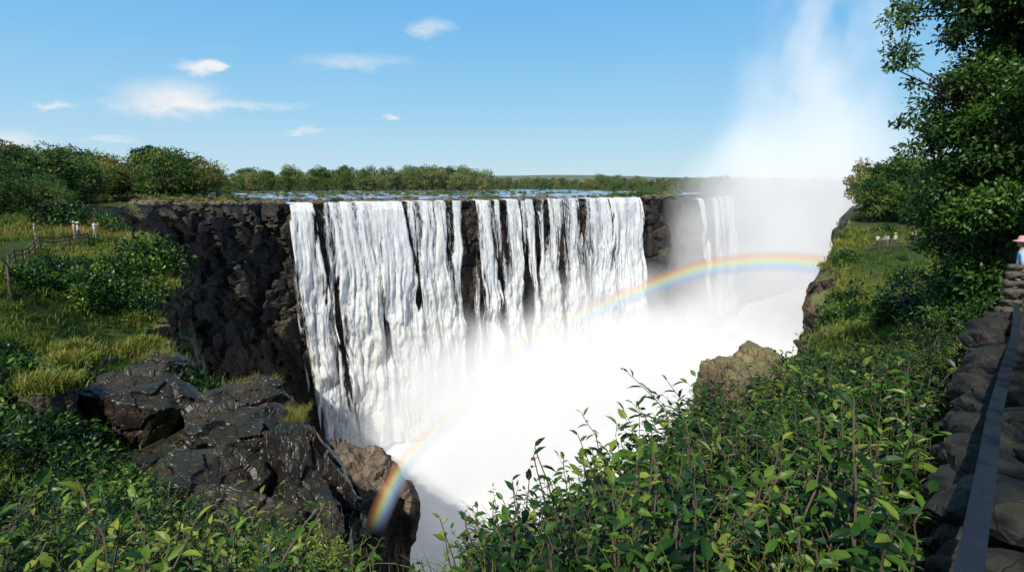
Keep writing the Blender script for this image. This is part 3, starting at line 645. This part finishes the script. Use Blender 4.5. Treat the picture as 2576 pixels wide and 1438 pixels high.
# --- big leafy tree at right
def leafy_tree(name,clumps,trunkpts,trunkr,nl_=420,ls=.12,seed=1):
    r=np.random.default_rng(seed);A=Acc();V,F=tube(trunkpts,trunkr,8);A.add(V,F,1,.5)
    tpn=np.array(trunkpts);pv=(dV*np.array([1,.85,1]),dF,np.zeros(2),np.zeros(4))
    for c,cr in clumps:
        c=np.array(c);j=np.argmin(np.abs(tpn[:,2]-(c[2]-1.2)));b=tpn[j]
        mid=(b+c)/2+np.array([0,0,.25])
        if r.random()<.5:
            V,F=tube([b,mid,c],[.06,.04,.012],5);A.add(V,F,1,.5)
        for _ in range(5):
            V,F=tube([c,c+rand_dirs(r,1)[0]*cr*.9],[.012,.005],3);A.add(V,F,1,.5)
        k=int(nl_*(cr/.7)**2)
        d=rand_dirs(r,k);P=c+d*cr*(r.uniform(.2,1.2,(k,1)))*np.array([1,1,.7])
        ld=norm(d+r.normal(size=(k,3))*.9+np.array([0,0,-.3]));nn_=norm(d*.5+r.normal(size=(k,3))*.6+np.array([0,0,.7]))
        A.inst(pv,frames(ld,nn_)*(ls*r.uniform(.6,1.3,k))[:,None,None],P,.42+r.normal()*.16+r.normal(size=k)*.12)
    return A.obj(name,[G_tree,bark])
r=np.random.default_rng(21)
zk=[-4.8,-3.9,-1.6,.6,2,2.8,3.3,4.1,4.8,8];xk=[12.4,12.1,11.5,11.15,11.0,11.4,12.2,11.9,11.2,11.2]
cl=[]
for i in range(330):
    z=r.uniform(-4.8,8);xl=np.interp(z,zk,xk)+.35;cr=r.uniform(.35,.75)
    cl.append(((xl+abs(r.normal())*1.3+r.uniform(0,1.6),16+r.normal()*1.2,z),cr))
for i in range(60):
    z=r.uniform(-4.8,8);cl.append(((14+r.uniform(0,3),17.5+r.uniform(0,1.5),z),.9))
for c,cr in [((10.3,16,3.4),.42),((10.6,16.1,3.15),.3),((10.1,16,3.0),.22),((10.7,16,2.6),.2),((11.3,16,4.9),.4),((11.8,16,3.9),.3),((10.75,16.2,1.6),.3),((10.9,16,.9),.3)]: cl.append((c,cr))
leafy_tree('unseen_shading_tree',cl,[(15,17,-5),(14.8,17,-2),(14.4,16.8,1),(14.2,16.5,4),(14,16.5,7)],[.35,.3,.26,.2,.1],620,.15,22)
cl=[((r.uniform(9,15),r.uniform(1,6),r.uniform(6,9)),r.uniform(.7,1.0)) for i in range(40)]  # out-of-view crown added to darken the right part of the big tree
leafy_tree('unseen_shading_tree',cl,[(15,2,-3),(14.5,2.4,0),(13,3,4),(12,3.5,7)],[.3,.26,.2,.1],150,.2,23)
cl=[]  # out-of-view tree added to cast shadow on the wall and foreground
for i in range(80):
    s=r.uniform(0,1);cl.append(((-1.5+6.6*s+r.uniform(0,4.0),-4.6+7.0*s+r.uniform(-1.2,-.1),r.uniform(4.6,6.4)),r.uniform(.65,.95)))
leafy_tree('unseen_shading_tree',cl,[(8.5,-3,-2.2),(7.8,-2.8,0),(6,-2.3,2.5),(4.5,-1.5,5)],[.3,.26,.2,.1],220,.2,24)
# ------------------------------------------------------------------ stone wall, rail, pillar
shade_dark_stone=rock_mat('shade_dark_wall_stone',(.007,.006,.005),(.02,.015,.012),(.025,.03,.012),.3,.75,2.0)  # wall shade is put into these near-black base colours
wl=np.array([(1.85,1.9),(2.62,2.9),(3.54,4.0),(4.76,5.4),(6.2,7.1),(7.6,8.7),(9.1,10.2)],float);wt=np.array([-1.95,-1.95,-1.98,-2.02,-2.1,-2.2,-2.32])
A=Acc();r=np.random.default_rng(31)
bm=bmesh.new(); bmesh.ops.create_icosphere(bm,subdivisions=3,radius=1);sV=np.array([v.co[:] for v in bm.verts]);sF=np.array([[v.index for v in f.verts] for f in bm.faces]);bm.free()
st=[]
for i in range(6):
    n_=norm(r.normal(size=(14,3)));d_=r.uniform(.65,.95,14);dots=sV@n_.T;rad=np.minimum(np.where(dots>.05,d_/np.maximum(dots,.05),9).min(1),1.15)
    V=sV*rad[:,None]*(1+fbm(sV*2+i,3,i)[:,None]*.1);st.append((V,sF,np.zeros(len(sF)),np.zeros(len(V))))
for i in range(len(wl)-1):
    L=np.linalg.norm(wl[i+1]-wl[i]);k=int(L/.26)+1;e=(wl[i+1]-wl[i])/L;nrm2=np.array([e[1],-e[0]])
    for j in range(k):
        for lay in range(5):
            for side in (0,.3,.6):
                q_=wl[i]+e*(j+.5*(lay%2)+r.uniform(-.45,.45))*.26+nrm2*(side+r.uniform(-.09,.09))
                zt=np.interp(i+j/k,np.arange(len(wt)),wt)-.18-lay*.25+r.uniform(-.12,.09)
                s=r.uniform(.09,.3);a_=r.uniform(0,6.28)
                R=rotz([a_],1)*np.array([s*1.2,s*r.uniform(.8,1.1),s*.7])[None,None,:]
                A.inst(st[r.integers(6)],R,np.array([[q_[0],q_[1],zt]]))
A.obj('stone_wall',[shade_dark_stone])
steel=simple('painted_steel',(.02,.025,.04),.4,12,.3,.3)
rp=np.array([(1.25,1.35,-1.5),(1.80,2.0,-1.53),(2.66,2.95,-1.6),(3.6,4.0,-1.72),(4.9,5.4,-1.85),(6.4,7.0,-1.99),(8.2,9.0,-2.15),(9.6,10.6,-2.3)])
t=np.linspace(0,len(rp)-1,50);rc_=np.stack([np.interp(t,np.arange(len(rp)),rp[:,i]) for i in range(3)],-1)
A=Acc()
tg_=norm(np.gradient(rc_,axis=0));sd_=norm(np.cross(tg_,np.array([0,0,1.])));up_=np.cross(sd_,tg_)
V=np.concatenate([rc_+sd_*.045+up_*.02,rc_-sd_*.045+up_*.02,rc_-sd_*.045-up_*.02,rc_+sd_*.045-up_*.02]);F=[]
m=len(rc_)
for i in range(m-1):
    for a in range(4):
        b=(a+1)%4;F+=[(a*m+i,b*m+i,b*m+i+1),(a*m+i,b*m+i+1,a*m+i+1)]
A.add(V,np.array(F))
for i in (6,15,24,33,42):
    p=rc_[i];V,F=tube([p-np.array([0,0,.9]),p-np.array([0,0,.015])],[.022,.022],8);A.add(V,F)
A.obj('handrail',[steel])
pst=simple('pillar_stone',(.08,.065,.05),.8,5,.4)
A=Acc()
for i,(s,zz) in enumerate([(.15,-2.75),(.14,-2.55),(.15,-2.35),(.13,-2.15),(.12,-1.97),(.11,-1.8)]):
    for a_ in (0,2.1,4.2):
        R=rotz([a_+i],1)*np.array([s*1.1,s,s*.72])[None,None,:]
        A.inst(st[i%6],R,np.array([[10.75+.07*math.cos(a_+i),12.0+.07*math.sin(a_+i),zz]]))
V,F=tube([(10.95,12.0,-3),(10.95,12.0,-1.9)],[.05,.05],8);A.add(V,F)
A.obj('stone_pillar',[pst],smooth=True)
# ------------------------------------------------------------------ fences
wood=simple('weathered_wood',(.09,.065,.045),.85,10,.4)
def fence(name,P,h=1.05,step=2.2,rails=(.35,.72,1.02)):
    P=np.array(P,float);A=Acc();L=np.concatenate([[0],np.cumsum(np.linalg.norm(np.diff(P,axis=0),axis=1))])
    s=np.arange(0,L[-1]+.01,step);q=np.stack([np.interp(s,L,P[:,0]),np.interp(s,L,P[:,1])],1);z=gz(q[:,0],q[:,1])
    for (x,y),z0 in zip(q,z):
        V,F=tube([(x,y,z0-.3),(x,y,z0+h+.08)],[.085,.08],7);A.add(V,F)
    for hh in rails:
        for i in range(len(q)-1):
            V,F=tube([(*q[i],z[i]+hh),(*q[i+1],z[i+1]+hh)],[.055,.05],6);A.add(V,F)
    return A.obj(name,[wood])
fence('wooden_fence',[(-28.3,31.5),(-29.8,33.2),(-33,37),(-38.6,46.5),(-39.4,51.5),(-38.2,54)])
fence('wooden_fence',[(43,68.5),(46,69),(49,68.2),(53,67.5)],1.0,1.6)
# ------------------------------------------------------------------ people
def flat(name,c,r_=.75): return simple(name,c,r_,30,.12,0,.05)
skinA=flat('skin',(.42,.24,.16),.55);skinB=flat('skin_dark',(.14,.075,.045),.5)
C_={k:flat('cloth_'+k,v) for k,v in dict(white=(.55,.55,.53),grey=(.28,.29,.31),navy=(.03,.04,.09),khaki=(.25,.2,.13),black=(.02,.02,.022),pink=(.6,.28,.28),blue=(.3,.5,.7),denim=(.07,.11,.2),cream=(.45,.4,.3)).items()}
hairm={'brown':flat('hair_brown',(.05,.03,.02)),'grey':flat('hair_grey',(.25,.24,.22))};shoe=flat('shoe',(.05,.045,.04));eye_m=flat('eye',(.02,.02,.02),.2);lip_m=flat('lips',(.35,.12,.1))
def person(loc,face,shirt,pants,skin=skinA,hair='brown',hat=None,pose='stand',height=1.72,shorts=False,fem=False):
    root=bpy.data.objects.new('standing_person',None);bpy.context.collection.objects.link(root)
    sh=.185 if not fem else .165
    j={}
    def a(n,p,r): j[n]=(Vector(p),r)
    a('pel',(0,0,.95),(.15,.11));a('wst',(0,0,1.08),(.135,.10));a('che',(0,.01,1.28),(.16,.115));a('nek0',(0,0,1.43),(.085,.075));a('nek',(0,.01,1.5),(.052,.055));a('hed',(0,.02,1.55),(.055,.06))
    st_={'stand':0,'step':.14,'camera':.04,'rail':.05}[pose]
    for s,nm in ((1,'L'),(-1,'R')):
        a('hip'+nm,(.09*s,0,.9),(.1,.1));a('kne'+nm,(.1*s,st_*s+.02,.5),(.062,.065));a('cal'+nm,(.1*s,st_*s-.01,.34),(.056,.06));a('ank'+nm,(.105*s,st_*s*1.1-.03,.09),(.038,.042));a('toe'+nm,(.12*s,st_*s*1.1+.13,.035),(.042,.03))
        a('sho'+nm,(sh*s,0,1.40),(.065,.062))
        if pose=='camera': e=(.26*s,.2,1.28);w=(.07*s,.33,1.5)
        elif pose=='rail': e=(.25*s,.06,1.14);w=(.2*s,.32,1.08)
        elif pose=='step': e=(.24*s,-.04-.06*s,1.13);w=(.22*s,.12-.08*s,.93)
        else: e=(.235*s,-.03,1.12);w=(.215*s,.06,.87)
        a('elb'+nm,e,(.045,.045));a('wri'+nm,w,(.028,.026))
    edges=[('pel','wst'),('wst','che'),('che','nek0'),('nek0','nek'),('nek','hed')]
    for nm in 'LR': edges+=[('pel','hip'+nm),('hip'+nm,'kne'+nm),('kne'+nm,'cal'+nm),('cal'+nm,'ank'+nm),('ank'+nm,'toe'+nm),('che','sho'+nm),('sho'+nm,'elb'+nm),('elb'+nm,'wri'+nm)]
    ks=list(j);me=bpy.data.meshes.new('body');me.from_pydata([j[k][0] for k in ks],[(ks.index(x),ks.index(y)) for x,y in edges],[])
    ob=bpy.data.objects.new('tmp_body',me);bpy.context.collection.objects.link(ob)
    md=ob.modifiers.new('s','SKIN')
    for i,k in enumerate(ks): me.skin_vertices[0].data[i].radius=j[k][1]; me.skin_vertices[0].data[i].use_root=(k=='pel')
    md.use_smooth_shade=True; ob.modifiers.new('ss','SUBSURF').levels=2
    dg=bpy.context.evaluated_depsgraph_get();ev=ob.evaluated_get(dg);m2=bpy.data.meshes.new_from_object(ev);bpy.data.objects.remove(ob)
    for m in (shirt,pants,skin,shoe): m2.materials.append(m)
    seg=[(np.array(j[x][0]),np.array(j[y][0]),x,y) for x,y in edges]
    for f in m2.polygons:
        c=np.array(f.center);best=None;bd=9
        for p0,p1,x,y in seg:
            e=p1-p0;t=np.clip((c-p0)@e/(e@e),0,1);d_=np.linalg.norm(c-p0-t*e)
            if d_<bd: bd=d_;best=(x,y,t)
        x,y,t=best
        if y in('nek','hed'): k=2 if (y=='hed' or t>.35) else 0
        elif x in('wst','che','nek0') and y[:3]!='elb': k=0
        elif x=='pel' and y=='wst': k=0 if c[2]>.98 else 1
        elif x[:3]=='sho': k=0 if t<.7 else 2
        elif x[:3]=='elb': k=2
        elif x[:3]=='ank' or y[:3]=='toe' or c[2]<.08: k=3
        elif x[:3] in('kne','cal'): k=2 if shorts else 1
        else: k=1
        f.material_index=k;f.use_smooth=True
    b=bpy.data.objects.new('body',m2);bpy.context.collection.objects.link(b);b.parent=root
    V=sV.copy();hd=V*np.array([.075,.095,.115]);hd[:,0]*=1-.25*np.clip(-V[:,2],0,1);hd[:,1]+=np.where(V[:,2]<-.3,.012,0)
    nose=np.exp(-((V[:,0]/.16)**2+((V[:,2]+.12)/.22)**2))*(V[:,1]>0);hd[:,1]+=nose*.022
    HC=np.array([0,.03,1.625]);A=Acc();A.add(hd+HC,sF,0)
    for s in (1,-1):
        A.add(iV*np.array([.012,.02,.03])+HC+np.array([.076*s,-.005,-.005]),iF,0)
        A.add(iV*np.array([.013,.008,.008])+HC+np.array([.03*s,.09,.012]),iF,2)
    A.add(iV*np.array([.024,.008,.007])+HC+np.array([0,.094,-.055]),iF,3)
    hv=sV*np.array([.084,.104,.122]);mk=(sV[sF].mean(1)[:,2]>.25)|((sV[sF].mean(1)[:,1]<-.05)&(sV[sF].mean(1)[:,2]>(-.9 if fem else -.45)))
    A.add(hv+HC+np.array([0,-.006,.006]),sF[mk],1)
    if hat:
        th=np.arange(24)/24*2*np.pi;prof=[(.0,.155),(.06,.15),(.085,.12),(.092,.06),(.13,.045),(.175,.03),(.17,.02),(.09,.045)]
        Vh=np.array([(r_*np.cos(x),r_*np.sin(x)*1.1,z_) for r_,z_ in prof for x in th]);Fh=[]
        for i in range(len(prof)-1):
            for q_ in range(24):
                a0=i*24+q_;b0=i*24+(q_+1)%24;Fh+=[(a0,a0+24,b0+24),(a0,b0+24,b0)]
        A.add(Vh+HC,np.array(Fh),4)
    A.obj('head',[skin,hairm[hair],eye_m,lip_m,hat or skin],smooth=True,parent=root)
    A=Acc()
    for s,nm in ((1,'L'),(-1,'R')):
        w=np.array(j['wri'+nm][0]);e=np.array(j['elb'+nm][0]);d_=(w-e)/np.linalg.norm(w-e);u=norm(np.cross(d_,np.array([s*1.,.3,.2]))[None])[0];n_=np.cross(d_,u)
        Rm=np.stack([d_,u,n_],-1);A.inst((iV*np.array([.05,.042,.018]),iF,np.zeros(len(iF)),np.zeros(len(iV))),Rm[None],(w+d_*.045)[None])
        for k,(o,l) in enumerate(((-.03,.06),(-.01,.074),(.01,.08),(.03,.07))):
            p0=w+d_*.075+u*o;p1=p0+d_*l*.5+n_*-.008*s;p2=p1+d_*l*.35-n_*.022*s;p3=p2+d_*l*.15-n_*.018*s
            V,F=tube([p0,p1,p2,p3],[.0095,.009,.008,.006],6);A.add(V,F)
        p0=w+d_*.03-u*.035;V,F=tube([p0,p0+d_*.02-u*.025,p0+d_*.05-u*.03-n_*.01*s],[.012,.011,.008],6);A.add(V,F)
    A.obj('hands',[skin],smooth=True,parent=root)
    if pose=='camera':
        A=Acc();cb=np.array([(x,y,z) for x in(-.06,.06) for y in(-.02,.02) for z in(-.035,.035)]);cf=np.array([(0,1,3),(0,3,2),(4,6,7),(4,7,5),(0,4,5),(0,5,1),(2,3,7),(2,7,6),(0,2,6),(0,6,4),(1,5,7),(1,7,3)])
        A.add(cb+np.array([0,.42,1.58]),cf);V,F=tube([(0,.43,1.58),(0,.49,1.58)],[.028,.026],10);A.add(V,F);A.obj('camera_body',[C_['black']],parent=root)
    sc=height/1.74;z=gz([loc[0]],[loc[1]])[0] if len(loc)==2 else loc[2]
    root.location=(loc[0],loc[1],z);root.rotation_euler=(0,0,math.radians(face));root.scale=(sc,)*3
    return root
person((-41.9,50),-60,C_['grey'],C_['khaki'],hair='grey',pose='stand')
person((-40.9,53.2),-40,C_['pink'],C_['khaki'],pose='stand',fem=True,height=1.64,hat=C_['cream'])
person((-40.1,52.6),-55,C_['white'],C_['navy'],pose='rail',hat=C_['white'],height=1.8)
person((-39.3,53.6),-30,C_['white'],C_['grey'],pose='camera',hair='brown')
for x,y,f,s,p,kw in [(45.2,70.2,120,'white','black',dict(pose='stand')),(46.0,70,100,'grey','denim',dict(pose='rail')),(46.6,70.4,80,'white','khaki',dict(pose='stand',fem=True,height=1.62)),(47.3,70.1,110,'white','navy',dict(pose='step',hat=C_['cream'])),(50.0,71,60,'cream','black',dict(pose='stand')),(50.7,71.4,60,'pink','denim',dict(pose='stand',fem=True))]:
    person((x,y),f,C_[s],C_[p],skin=skinB if p=='black' else skinA,**kw)
person((11.3,12.5,-2.92),50,C_['blue'],C_['pink'],pose='stand',hat=C_['pink'],fem=True,height=1.7,shorts=True)
print('people',time.time()-T0)
# ------------------------------------------------------------------ distant hills
xs=np.linspace(-6000,6000,400);V=[];F=[]
prof=30*np.exp(-((xs-150)/900)**2)+13*np.exp(-((xs-1400)/900)**2)+6*np.exp(-((xs+2500)/1500)**2)+fbm2(xs,xs*0,.004,4,77)*4
for row,(yo,hk) in enumerate([(3200,0),(3500,.8),(3900,1.0),(5200,.2)]):
    for x,p_ in zip(xs,prof): V.append((x,yo,-8+(p_+6)*hk+(p_*0.25 if row==2 else 0)))
for r_ in range(3):
    for i in range(399): F.append((r_*400+i,r_*400+i+1,(r_+1)*400+i+1,(r_+1)*400+i))
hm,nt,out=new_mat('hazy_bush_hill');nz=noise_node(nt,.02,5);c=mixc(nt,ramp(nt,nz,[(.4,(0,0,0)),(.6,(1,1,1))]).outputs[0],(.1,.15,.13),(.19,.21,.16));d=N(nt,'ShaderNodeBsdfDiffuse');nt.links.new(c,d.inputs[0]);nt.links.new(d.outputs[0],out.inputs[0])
mk_mesh('distant_hills',V,F,hm,smooth=True)
# ------------------------------------------------------------------ mist volumes
def mist_mat(name,dens,nscale,lo,hi,emis,power=1.0,aniso=-.35,col=(1,1,1),seed=0.,zs=1.,step=1.,det=2):
    m,nt,out=new_mat(name)
    tc=N(nt,'ShaderNodeTexCoord');ln=N(nt,'ShaderNodeVectorMath',operation='LENGTH');nt.links.new(tc.outputs['Object'],ln.inputs[0])
    f=M2(nt,'SUBTRACT',1.0,M2(nt,'MULTIPLY',ln.outputs['Value'],ln.outputs['Value']),clamp=True);f=M2(nt,'POWER',f,power)
    g=N(nt,'ShaderNodeNewGeometry');mp=N(nt,'ShaderNodeMapping');mp.inputs['Location'].default_value=(seed,seed*2,0);mp.inputs['Scale'].default_value=(1,1,zs);nt.links.new(g.outputs['Position'],mp.inputs[0])
    nz=noise_node(nt,nscale,det,mp.outputs[0],.5)
    mr=N(nt,'ShaderNodeMapRange');mr.inputs['From Min'].default_value=lo;mr.inputs['From Max'].default_value=hi;nt.links.new(nz,mr.inputs[0])
    dn=M2(nt,'MULTIPLY',M2(nt,'MULTIPLY',f,mr.outputs[0]),dens)
    s=N(nt,'ShaderNodeVolumeScatter');s.inputs['Color'].default_value=(*col,1);s.inputs['Anisotropy'].default_value=aniso;nt.links.new(dn,s.inputs['Density'])
    e=N(nt,'ShaderNodeEmission');e.inputs[0].default_value=(.93,.96,1,1);nt.links.new(M2(nt,'MULTIPLY',dn,emis),e.inputs[1])  # glow added to the mist, standing in for multiple scattering
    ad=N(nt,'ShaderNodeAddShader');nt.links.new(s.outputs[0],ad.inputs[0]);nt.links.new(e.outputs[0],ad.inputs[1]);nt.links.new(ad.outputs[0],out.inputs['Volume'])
    m.cycles.volume_step_rate=step
    return m
mist=bpy.data.objects.new('mist',None);bpy.context.collection.objects.link(mist)
def puff(name,c,s,mat,tilt=0.):
    ob=mk_mesh(name,sV*1.0,sF,mat,parent=mist);ob.location=c;ob.scale=s;ob.rotation_euler=(0,tilt,0);return ob
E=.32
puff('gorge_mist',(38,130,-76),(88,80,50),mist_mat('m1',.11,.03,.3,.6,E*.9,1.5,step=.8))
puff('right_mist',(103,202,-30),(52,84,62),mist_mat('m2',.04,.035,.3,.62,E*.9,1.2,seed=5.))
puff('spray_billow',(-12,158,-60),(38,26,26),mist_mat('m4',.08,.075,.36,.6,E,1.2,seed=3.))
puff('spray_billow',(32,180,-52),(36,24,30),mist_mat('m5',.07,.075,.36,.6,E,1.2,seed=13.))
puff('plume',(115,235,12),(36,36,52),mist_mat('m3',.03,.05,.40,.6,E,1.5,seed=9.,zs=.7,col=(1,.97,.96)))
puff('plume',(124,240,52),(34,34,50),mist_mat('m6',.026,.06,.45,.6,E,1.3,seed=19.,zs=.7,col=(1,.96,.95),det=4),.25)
# ------------------------------------------------------------------ rainbow (band standing in the spray)
rb=np.array([(-8.2,30,-20.2),(-7.9,36,-20),(-8,45,-22.4),(-5,66,-26),(.7,85,-25.8),(11,95,-23.1),(25.5,105,-19.8),(35.9,110,-17.2),(45,108,-15.4),(50.2,100,-14.2),(46.5,80,-12.5),(37.5,60,-10.7)])
inten=np.array([.8,.9,.5,.05,.28,.22,.85,.95,.95,.95,.8,.0])
t=np.linspace(0,len(rb)-1,160)
def cr(P,t):
    n=len(P);o=[]
    for x in t:
        i=min(int(x),n-2);f=x-i;p0=P[max(i-1,0)];p1=P[i];p2=P[i+1];p3=P[min(i+2,n-1)]
        o.append(.5*((2*p1)+(-p0+p2)*f+(2*p0-5*p1+4*p2-p3)*f*f+(-p0+3*p1-3*p2+p3)*f**3))
    return np.array(o)
pc=cr(rb,t);ic=np.interp(t,np.arange(len(rb)),inten)*sstep(0,.7,t)
dr_=norm(pc);L_=np.linalg.norm(pc,axis=1)
tg2=norm(np.gradient(dr_,axis=0));wd=norm(np.cross(dr_,tg2))
if wd[100,2]<0: wd=-wd
nw=13;V=[];tv=[];iv=[]
for k in range(nw):
    q_=k/(nw-1);V.append(pc+wd*((q_-.5)*.038*L_)[:,None]);tv.append(np.full(160,q_));iv.append(ic*math.sin(math.pi*q_)**1.1)
V=np.concatenate(V);idx=np.arange(nw*160).reshape(nw,160)
F=np.stack([idx[:-1,:-1],idx[:-1,1:],idx[1:,1:],idx[1:,:-1]],-1).reshape(-1,4)
rm,nt,out=new_mat('rainbow_light')
a=N(nt,'ShaderNodeAttribute',attribute_name='rt');b=N(nt,'ShaderNodeAttribute',attribute_name='ri')
c=ramp(nt,a.outputs['Fac'],[(0,(.65,.6,.9)),(.2,(.45,.55,1)),(.36,(.5,.82,.98)),(.5,(.75,.95,.6)),(.62,(1,.86,.34)),(.77,(1,.47,.16)),(.9,(.95,.34,.22)),(1,(.9,.5,.4))])
e=N(nt,'ShaderNodeEmission');nt.links.new(c.outputs[0],e.inputs[0]);e.inputs[1].default_value=.9
tr=N(nt,'ShaderNodeBsdfTransparent');mx=N(nt,'ShaderNodeMixShader');nt.links.new(M2(nt,'MULTIPLY',b.outputs['Fac'],.64),mx.inputs[0]);nt.links.new(tr.outputs[0],mx.inputs[1]);nt.links.new(e.outputs[0],mx.inputs[2]);nt.links.new(mx.outputs[0],out.inputs[0])
mk_mesh('rainbow',V,F,rm,smooth=True,attrs={'rt':np.concatenate(tv),'ri':np.concatenate(iv)})
# ------------------------------------------------------------------ world, sun, camera
S_=Vector((-.51,-1,1.19)).normalized();el=math.asin(S_.z);az=math.atan2(S_.x,S_.y)
w=bpy.data.worlds.new('World');scene.world=w;w.use_nodes=True;nt=w.node_tree;bg=nt.nodes['Background'];bg.inputs[1].default_value=.1
sky=N(nt,'ShaderNodeTexSky');sky.sky_type='NISHITA';sky.sun_disc=False;sky.sun_elevation=el;sky.sun_rotation=az;sky.air_density=1.0;sky.dust_density=.4;sky.ozone_density=1.5
tc=N(nt,'ShaderNodeTexCoord');sp=N(nt,'ShaderNodeSeparateXYZ');nt.links.new(tc.outputs['Generated'],sp.inputs[0])
elv=sp.outputs[2]
grad=ramp(nt,elv,[(0,(.6,.78,.88)),(.05,(.48,.73,.9)),(.12,(.34,.65,.91)),(.2,(.24,.57,.9)),(.28,(.17,.49,.88)),(.5,(.07,.28,.62))]).outputs[0]
gs=N(nt,'ShaderNodeVectorMath',operation='SCALE');gs.inputs['Scale'].default_value=9.8;nt.links.new(grad,gs.inputs[0])
wgt=M2(nt,'SUBTRACT',.94,M2(nt,'MULTIPLY',M2(nt,'SUBTRACT',elv,.3),2.2),clamp=True)
wgt=M2(nt,'MINIMUM',wgt,.94)
skyc=mixc(nt,wgt,sky.outputs[0],gs.outputs[0])
yy=M2(nt,'MAXIMUM',sp.outputs[1],.05);gx=M2(nt,'DIVIDE',sp.outputs[0],yy);gzz=M2(nt,'DIVIDE',sp.outputs[2],yy)
cv=N(nt,'ShaderNodeCombineXYZ');nt.links.new(gx,cv.inputs[0]);nt.links.new(M2(nt,'MULTIPLY',gzz,2.6),cv.inputs[1])
n1=noise_node(nt,9,6,cv.outputs[0],.6);n2=noise_node(nt,22,6,cv.outputs[0],.65)
gx=M2(nt,'ADD',gx,M2(nt,'MULTIPLY',M2(nt,'SUBTRACT',n1,.5),.16));gzz=M2(nt,'ADD',gzz,M2(nt,'MULTIPLY',M2(nt,'SUBTRACT',n2,.5),.035))
tot=None
for cx,cz_,sx_,sz_,it in [(-.575,.135,.075,.022,1.0),(-.52,.187,.028,.008,1.0),(-.49,.190,.015,.006,1.),(-.777,.125,.03,.006,.75),(-.27,.195,.07,.011,.45),(-.133,.248,.028,.012,.6),(-.35,.083,.03,.005,.6),(-.208,.106,.012,.0035,.8),(-.86,.067,.06,.014,.7),(-.683,.07,.035,.005,.5),(-.46,.125,.10,.005,.4)]:
    a=M2(nt,'DIVIDE',M2(nt,'SUBTRACT',gx,cx),sx_);b=M2(nt,'DIVIDE',M2(nt,'SUBTRACT',gzz,cz_),sz_)
    g=M2(nt,'MULTIPLY',M2(nt,'EXPONENT',M2(nt,'MULTIPLY',M2(nt,'ADD',M2(nt,'MULTIPLY',a,a),M2(nt,'MULTIPLY',b,b)),-.7)),it)
    tot=g if tot is None else M2(nt,'ADD',tot,g)
tot=M2(nt,'MULTIPLY',tot,M2(nt,'ADD',.35,M2(nt,'MULTIPLY',n2,1.3)),clamp=True)
tot=M2(nt,'MULTIPLY',M2(nt,'SUBTRACT',tot,.08),1.05,clamp=True)
cc=mixc(nt,tot,skyc,(8.9,8.9,9.1));nt.links.new(cc,bg.inputs[0])
sl=bpy.data.lights.new('sun','SUN');sl.energy=5.0;sl.angle=math.radians(.5);sl.color=(1,.95,.86);so=bpy.data.objects.new('sun',sl);bpy.context.collection.objects.link(so)
so.rotation_euler=S_.to_track_quat('Z','Y').to_euler()
cam=bpy.data.cameras.new('camera');cam.lens=20;cam.sensor_width=36;cam.clip_end=20000;cam.clip_start=.05
co=bpy.data.objects.new('camera',cam);bpy.context.collection.objects.link(co);co.rotation_euler=(math.radians(90-10.45),0,0);scene.camera=co
scene.view_settings.view_transform='Standard';scene.view_settings.look='None';scene.view_settings.exposure=0
print('done',time.time()-T0)
